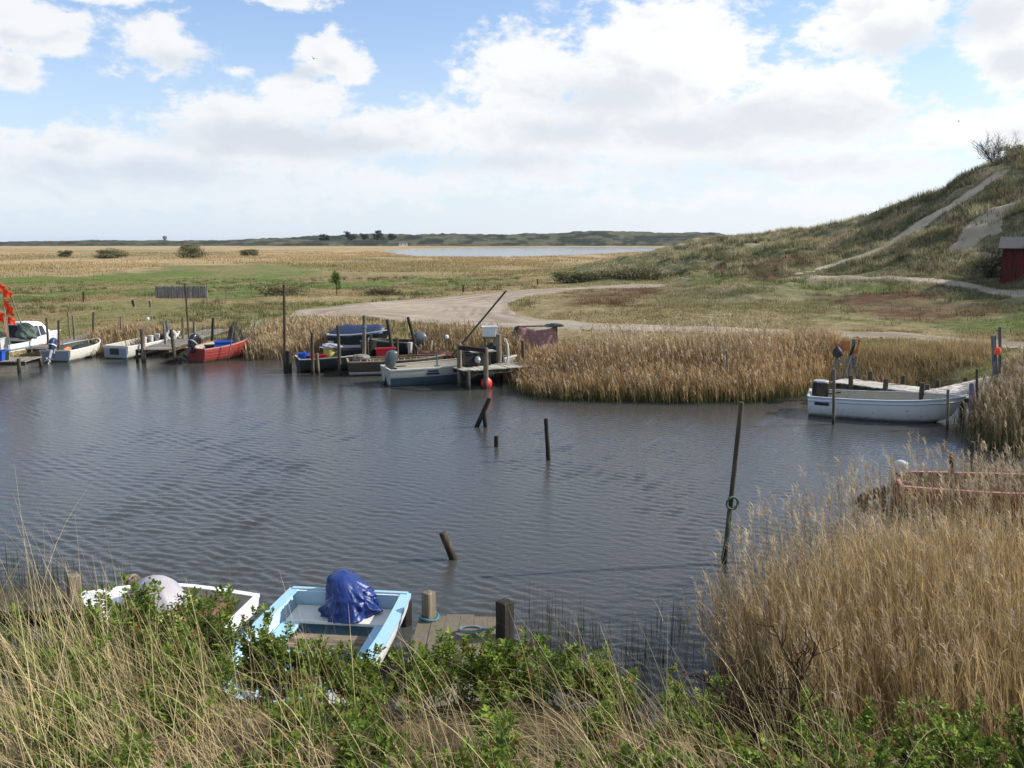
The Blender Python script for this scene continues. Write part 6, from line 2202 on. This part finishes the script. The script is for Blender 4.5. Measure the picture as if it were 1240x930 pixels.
heap('net_pile', 'grey net bundle draped over the top of the drying rack', (nx1.x - .1, 36.45, 1.90), (.45, .15, .12), NETGREEN, 63, .4)

# stakes in the open water
post('dark stake leaning steeply in open water with a stub beside it', (577, 517), (593, 482), .075, WOOD_BLACK, below=.8)
post('short dark stub post standing under the steeply leaning stake', (588, 517), (586, 497), .07, WOOD_BLACK, below=.8)
post('very short black stub just above the water', (601, 541), (601, 528), .065, WOOD_BLACK, below=.8)
post('upright dark post alone in the middle of the water', (664, 557), (661, 507), .06, WOOD_BLACK, below=.8)
post('dark stake leaning towards the blue boat in near water', (549, 677), (536, 645), .075, WOOD_DARK, below=.6)
pl = post('long thin leaning pole with a rope ring at the reed edge', (877, 682), (898, 487), .045, WOOD_DARK, below=.6, name='mooring_pole')
post('grey stake inside the middle reed bed', (882, 484), (880, 425), .04, WOOD, y=29.6, below=.5, name='thin_stake')
pb_ = P(877, 682, 0); q = Q(885, 608, pb_.y)
k = MB(); k.tube([Vector((.105 * math.cos(a), -.06, .105 * math.sin(a))) for a in np.linspace(0, 2 * math.pi, 25)], .024, 7, 0, False)
o = k.build('rope_ring', ROPEG, None, True); o.location = q; o.rotation_euler = (0, R(10), R(12)); tag(o, 'green rope ring slung on the long leaning pole', 'rope')
k = MB(); b0 = q; pts = [Vector((0, -.07, -.10)), Vector((-.05, -.07, -.3)), Vector((-.02, -.06, -.55)), Vector((-.10, -.06, -.8)), Vector((-.13, -.05, -1.05))]
k.tube(pts, .02, 6); o = k.build('mooring_line', ROPEG, None, True); o.location = q; tag(o, 'frayed line hanging down the long leaning pole', 'rope')

# white boat on the right
rt, L, bf, zs = boat('white_boat', 'white open motorboat with blue rail moored at the bleached jetty', (9.85, 26.95), (14.1, 25.2), 1.75, .66, .86, WHITE, WHITE, INSIDE, mat_paint('pale_blue_rail', (.42, .47, .54), .45), 'motorboat', seats=(.35, .62), tw=.86, stripe=.02, full=2.8, ns=9)
fd = MB()
V = []
for x in (.22, .66):
    for z in (.40, .50):
        u = x / L
        V.append((x, -(bf(u) * (math.cos(math.asin(min(1, ((zs(u) - z) / (zs(u) + .16)) ** (1 / 1.2)))) ** .55) + .013), z))
V = [V[0], V[2], V[3], V[1]]
fd.add(V + [(x, y + .008, z) for x, y, z in V], [(0, 1, 2, 3), (7, 6, 5, 4), (0, 4, 5, 1), (1, 5, 6, 2), (2, 6, 7, 3), (3, 7, 4, 0)])
fd.build('name_plate', PLATE, rt)
rs = MB()
for sg in (-1, 1):
    rs.tube([(L * u, sg * (bf(u) * .992 + .004), zs(u) - .13) for u in np.linspace(.005, .96, 20)], .018, 5)
rs.build('rubbing_strake', bpy.data.materials['pale_blue_rail'], rt, True)
outboard(rt, .50, ENGINE, ENGINE, 1.2, 0, .1, x=.50, shape='drum')
k = MB(); k.lathe([(0, .0), (.235, .0), (.25, -.02), (.25, -.05), (.2, -.05)], 20)
o = k.build('engine_lid', ALU, rt, True); o.location = (.50 - .145, .1, 1.075)

# bleached jetty behind it
ja, jb = Vector((11.55, 28.9)), Vector((14.35, 26.15))
jetty('sun bleached white plank jetty behind the white motorboat', ja, jb, 1.15, .74, WOOD_PALE, WOOD_DARK, ((.75, 1, .34, .085), (.9, -1, .34, .085), (1.9, 1, .36, .085), (2.0, -1, .32, .085), (3.05, 1, .36, .085), (3.1, -1, .3, .085)))
jetty('bleached plank gangway leading up to the bank on the right', (13.75, 25.9), (18.6, 28.9), 1.4, .76, WOOD_PALE, WOOD_DARK, ((.4, -1, .2, .08), (2.6, 1, .0, .08), (2.6, -1, .25, .08)), z1=.98)
post('grey pole standing in the water before the white motorboat', (1009, 514), (1010, 447), .05, WOOD, below=.8)
post('thin grey stake at the bow of the white motorboat', (1147, 520), (1148, 472), .045, WOOD, below=.8)
post('dark stake between the bow of the white motorboat and the gangway', (1183, 512), (1183, 447), .04, WOOD_DARK, y=25.2, below=.8)
post('purple grey square post at the corner of the gangway', (1177, 497), (1177, 464), .075, mat_wood('purple_grey_timber', (.20, .17, .24)), y=25.0, below=.8, square=True)
post('thick grey mooring post with an orange float, at the gangway', (1206, 482), (1203, 406), .085, mat_wood('blue_grey_timber', (.20, .205, .21)), y=26.2, below=1.0)
post('thin tall dark stake tied to the thick post with the orange float', (1211, 480), (1211, 396), .05, mat_wood('blue_grey_timber_dark', (.12, .135, .155)), y=26.1, below=1.0)
k = MB(); k.lathe([(0, -.13), (.08, -.11), (.105, 0), (.08, .10), (.03, .12), (0, .13)], 16); o = k.build('orange_float', ORANGE, None, True); o.location = Q(1208, 425, 25.98); tag(o, 'orange float hung between the two grey posts', 'float')
# davit with weathered flags
dv = empty('net_davit', (11.95, 29.2, .72), 0, 'grey wooden davit with a slung rope at the end of the bleached jetty', 'davit')
for a, c in (((-.38, 0, -1.2), (-.36, 0, 1.02)), ((.12, .05, -1.2), (.22, .05, 1.45)), ((-.05, .1, 0), (.2, .05, 1.0)), ((.5, 0, -.1), (.24, 0, .8))):
    q = MB(); q.bar(a, c, .09, .09); q.build('post', mat_wood('davit_timber', (.19, .19, .18), wet=False) if 'davit_timber' not in bpy.data.materials else bpy.data.materials['davit_timber'], dv)
q = MB(); q.tube([Vector((-.36 + .58 * t, -.07, .80 - .28 * math.sin(t * math.pi) + .25 * t)) for t in np.linspace(0, 1, 12)], .04, 7); q.build('slung_rope', ROPE, dv)
heap('dark_float_bundle', 'black bundle tied on top of the davit post', (11.58, 29.15, 1.62), (.17, .15, .26), BLACKPL, 71, .3, 'bundle')
flag_pole('rust brown tattered flag on the davit', (12.25, 29.1, 1.2), Q(1058, 409, 29.1).z, (.10, 0), FLAGRUST, [(0, .5, .48)], 'rusty flags', dirn=-1.0)
flag_pole('pale orange frayed flag flying behind the rust brown one', (12.05, 29.3, 1.2), Q(1050, 411, 29.3).z, (.03, 0), mat_cloth('pale_rust_flag', (.50, .26, .10), .4), [(.05, .55, .38)], 'rusty flags', dirn=-1.0)
flag_pole('dark brown furled flag hanging low on the davit', (11.9, 29.05, 1.0), Q(1052, 412, 29.05).z, (.24, 0), FLAGDARK, [(.1, .24, .40)], 'rusty flags', dirn=-1.0)

# red boat on the right edge
rt, L, bf, zs = boat('faded_red_boat', 'faded red open boat half hidden behind the near reeds', (8.3, 17.25), (13.4, 16.1), 1.55, .55, .75, REDP, OLDBROWN, BROWNIN, REDFADE, 'boat', seats=(.3, .55), tw=.8, stripe=.1, seat_mat=WOOD_DARK, rail=(.07, .05))
outboard(rt, .44, GREYPL, ALU, .80, R(24), .05, x=.06, band=ENGINE)
post('thin dark post beside the faded red boat', (1154, 620), (1152, 549), .045, WOOD_DARK, y=16.2, below=.6)
post('dark post behind the reeds at the far side of the faded red boat', (1179, 572), (1178, 535), .05, WOOD_DARK, y=18.9, below=.6)
k = MB(); k.tube([(-.25, 0, -.25), (-.05, .02, 0), (.18, 0, .12), (.38, .02, .22)], [.10, .12, .11, .08], 9, 0, True, .006)
o = k.build('driftwood_log', WOOD_DARK, None, True); o.location = P(1050, 604, .1); tag(o, 'dark driftwood log sticking out beside the faded red boat', 'log')

# ------------------------------------------------------------------ near bank
rt, L, bf, zs = boat('blue_boat', 'light blue and white dinghy with covered engine below the near dune', (-2.36, 11.35), (-2.75, 7.95), 1.85, .58, .74, WHITE, WHITE, mat_paint('pale_blue_interior', (.42, .58, .68), .42, .06, .2), SKYBLUE, 'dinghy', seats=(.62,), tw=.96, rail=(.13, .06), full=3.0, seat_mat=WOOD, thick=.05, nst=24, ns=9)
q = MB(); q.box((.36, 0, .36), (.50, 1.5, .045), None, 0, .002); q.build('stern_seat', mat_paint('cream_seat', (.70, .69, .62), .45, .06, .2), rt, False, .01)
for sg in (-1, 1):
    q = MB(); q.box((1.15, sg * .66, .34), (1.1, .26, .045)); q.build('side_bench', SKYBLUE, rt, False, .01)
q = MB(); q.box((1.05, 0, .30), (.42, 1.06, .04)); q.build('centre_board', mat_wood('brown_centre_board', (.22, .17, .12), wet=False, axis=1), rt, False, .006)
outboard(rt, .42, ENGINE, ENGINE, .8, 0, -.08, x=.13)
def tarp():
    """a sheet bunched over the engine: square shouldered, sloping off to one side, with deep folds running down from the top"""
    nz_, n = 44, 110
    rings = []
    for j in range(nz_ + 1):
        v = j / nz_
        ring = []
        for k in range(n):
            a = 2 * math.pi * k / n
            body = (1 - v ** 3.2) ** .5
            r_ = .39 * (.42 + .58 * body) if v < .985 else .10
            flare = .07 * (1 - v) ** 3
            f1 = 1 - abs(2 * vnoise([a * 1.9 + 10], [v * 1.6 + 3], 301)[0] - 1)
            wrap = min(1, k / 18, (n - k) / 18)
            f2 = 1 - abs(2 * vnoise([a * 4.6 + v * 2.2], [v * 3.0], 303)[0] - 1)
            f3 = vnoise([a * 9 - v * 5], [v * 8], 305)[0] - .5
            fold = 1 + wrap * (.46 * (f1 - .6) + .34 * (f2 ** 2 - .35) + .12 * f3 + .10 * (1 - abs(2 * vnoise([a * 2.2 - v * 7], [v * 5 + a], 307)[0] - 1) - .5)) * (1 - .35 * v)
            rr = (r_ + flare) * fold
            x = rr * math.cos(a) * (1.0 - .18 * v)
            y = rr * math.sin(a) * .82
            z = .53 * v + .05 * wrap * (f1 - .5) * (1 - v)
            z -= .16 * max(0, y / .36) * v ** 1.2                  # slopes away to the right
            ring.append(Vector((x - .05 * v, y - .10 * v * v, z)))
        rings.append(ring)
    m = MB(); m.loft(rings)
    o = m.build('tarpaulin', TARPBLUE, None, True, angle=180)
    o.location = (-2.30, 11.12, .40); o.rotation_euler = (0, 0, R(-82))
    tag(o, 'crumpled deep blue tarpaulin wrapped over the dinghy engine', 'tarpaulin')


tarp()
jr = jetty('short weathered board jetty beside the light blue dinghy', (-.72, 10.85), (-.72, 7.4), 1.15, .42, DECK_NEAR, WOOD_DARK, (), lengthwise=True, plank=.19, z1=.55)
post('square grey green jetty post with blue rope round its foot', (520, 752), (519, 717), .085, WOOD, y=10.72, below=1.1, square=True)
post('tall black jetty post with a mooring line', (612, 800), (611, 728), .105, WOOD_BLACK, y=10.15, below=.8, square=True)
post('low broken post top in front of the board jetty', (547, 815), (547, 788), .10, WOOD_DARK, y=9.0, below=.8, square=True)
post('dark post behind the corner of the light blue dinghy', (492, 760), (492, 727), .07, WOOD_BLACK, y=11.45, below=.8, square=True)
k = MB(); k.tube([Vector((.125 * math.cos(a), .125 * math.sin(a), .012 * math.sin(2 * a))) for a in np.linspace(0, 12.5, 40)], .014, 6)
b = Q(520, 748, 10.72); o = k.build('rope_wrap', ROPEBLUE, None, True); o.location = (b.x, b.y, b.z + .02); tag(o, 'turn of blue rope round the foot of the square jetty post', 'rope')
k = MB()
pc = P(570, 764, .5); pe = Q(611, 750, 10.15)
d = pe - pc
pts = []
for t in np.linspace(0, 1, 60):
    a = t * 19
    pts.append(Vector((.17 * math.cos(a) * (1 - .2 * t), .09 * math.sin(a) + .02 * math.sin(a * .37), .0 + .03 * t)))
for t in np.linspace(0.05, 1, 14):
    pts.append(Vector((.14 + (d.x - .14) * t, d.y * t - .12 * math.sin(t * math.pi) * .3, .03 + (d.z - .03) * t ** 2)))
k.tube(pts, .015, 6); o = k.build('mooring_line', ROPE, None, True); o.location = (pc.x, pc.y, .505); tag(o, 'coiled grey blue line on the board jetty running to the black post', 'rope')

# half hidden white boat and jetty on the left
rt, L, bf, zs = boat('half_hidden_boat', 'white boat mostly hidden behind the rose bushes with a grey cover', (-3.75, 10.65), (-6.05, 10.95), 1.5, .55, .72, WHITE, WHITE, CREAM, WHITE, 'boat', seats=(), tw=.85, rail=(.09, .05), fore=.30)
q = MB(); q.box((.55, 0, .46), (.42, 1.15, .04)); q.build('seat', mat_wood('red_brown_seat', (.24, .11, .085), wet=False, axis=1), rt, False, .006)
q = MB(); q.box((.95, .05, .50), (.16, .9, .2), Matrix.Rotation(R(12), 3, 'Y')); q.build('yellow_locker', mat_paint('ochre_locker', (.50, .42, .20), .5), rt, False, .01)
def grey_tarp():
    n = 32; rings = []
    for j, (z, r_) in enumerate([(0, .42), (.14, .40), (.28, .31), (.40, .19), (.47, .06)]):
        rings.append([Vector((r_ * (1 + .08 * math.sin(k * 2 * math.pi / n * 6 + j)) * math.cos(2 * math.pi * k / n) * 1.1, r_ * (1 + .08 * math.sin(k * 2 * math.pi / n * 7)) * math.sin(2 * math.pi * k / n), z)) for k in range(n)])
    m = MB(); m.loft(rings); o = m.build('tarpaulin', TARPGREY, None, True, angle=180)
    o.modifiers.new('sub', 'SUBSURF').render_levels = 2
    o.location = (-4.98, 10.85, .55); tag(o, 'pale grey cover tied to a point over the half hidden boat', 'tarpaulin')


grey_tarp()
jetty('low dark jetty behind the half hidden white boat', (-9.3, 11.75), (-5.5, 11.85), .8, .22, WOOD_DARK, WOOD_DARK, ((.6, 1, .1, .08),))
post('square pale faced post on the low dark jetty by the white bow', (160, 730), (160, 698), .10, WOOD, y=11.5, below=.8, square=True)
post('mossy post in the dry grass on the low dark jetty', (89, 730), (89, 696), .09, WOOD, y=11.75, below=.8, square=True)

# ---------------- gulls
def gull(px, py, y, s, label):
    m = MB()
    m.loft([[Vector((x, r_ * math.cos(a) * .8, r_ * math.sin(a))) for a in np.linspace(0, 2 * math.pi, 9)[:-1]] for x, r_ in ((-.22, .01), (-.12, .05), (.05, .065), (.16, .04), (.24, .008))])
    for sg in (-1, 1):
        m.add([(.08, sg * .04, .02), (-.08, sg * .04, .02), (-.04, sg * .30, .16), (.08, sg * .30, .17), (-.10, sg * .62, .08), (.08, sg * .04, .035), (-.08, sg * .04, .035), (-.04, sg * .30, .175), (.08, sg * .30, .185), (-.10, sg * .62, .085)],
              [(0, 1, 2, 3), (3, 2, 4), (5, 8, 7, 6), (8, 9, 7), (0, 3, 8, 5), (1, 6, 7, 2), (3, 4, 9, 8), (2, 7, 9, 4)])
    o = m.build('gull', mat_paint('gull_feathers', (.10, .10, .11), .8) if 'gull_feathers' not in bpy.data.materials else bpy.data.materials['gull_feathers'])
    o.location = Q(px, py, y); o.rotation_euler = (.2, -.1, random.uniform(0, 3)); o.scale = (s, s, s)
    tag(o, label, 'bird', 'gulls in the sky')


gull(380, 71, 90, .7, 'dark gull flying before the small cloud, high above the shrubs')
gull(1161, 147, 110, .6, 'distant gull gliding near the top of the dune hill')


# ------------------------------------------------------------------ thin sea haze
def build_haze():
    m = bpy.data.materials.new('haze')
    m.use_nodes = True
    t = NT(m.node_tree); t.n.clear()
    out = t.node('ShaderNodeOutputMaterial')
    v = t.node('ShaderNodeVolumePrincipled')
    v.inputs['Color'].default_value = (0.80, 0.88, 1.0, 1)
    v.inputs['Density'].default_value = 0.00005
    v.inputs['Anisotropy'].default_value = 0.2
    t.l.new(v.outputs[0], out.inputs['Volume'])
    mb = MB(); mb.box((0, 0, 15.5), (19000, 19000, 37))
    o = mb.build('haze', m)
    tag(o, 'thin pale sea haze over the flat land', 'haze', kind='stuff')


build_haze()
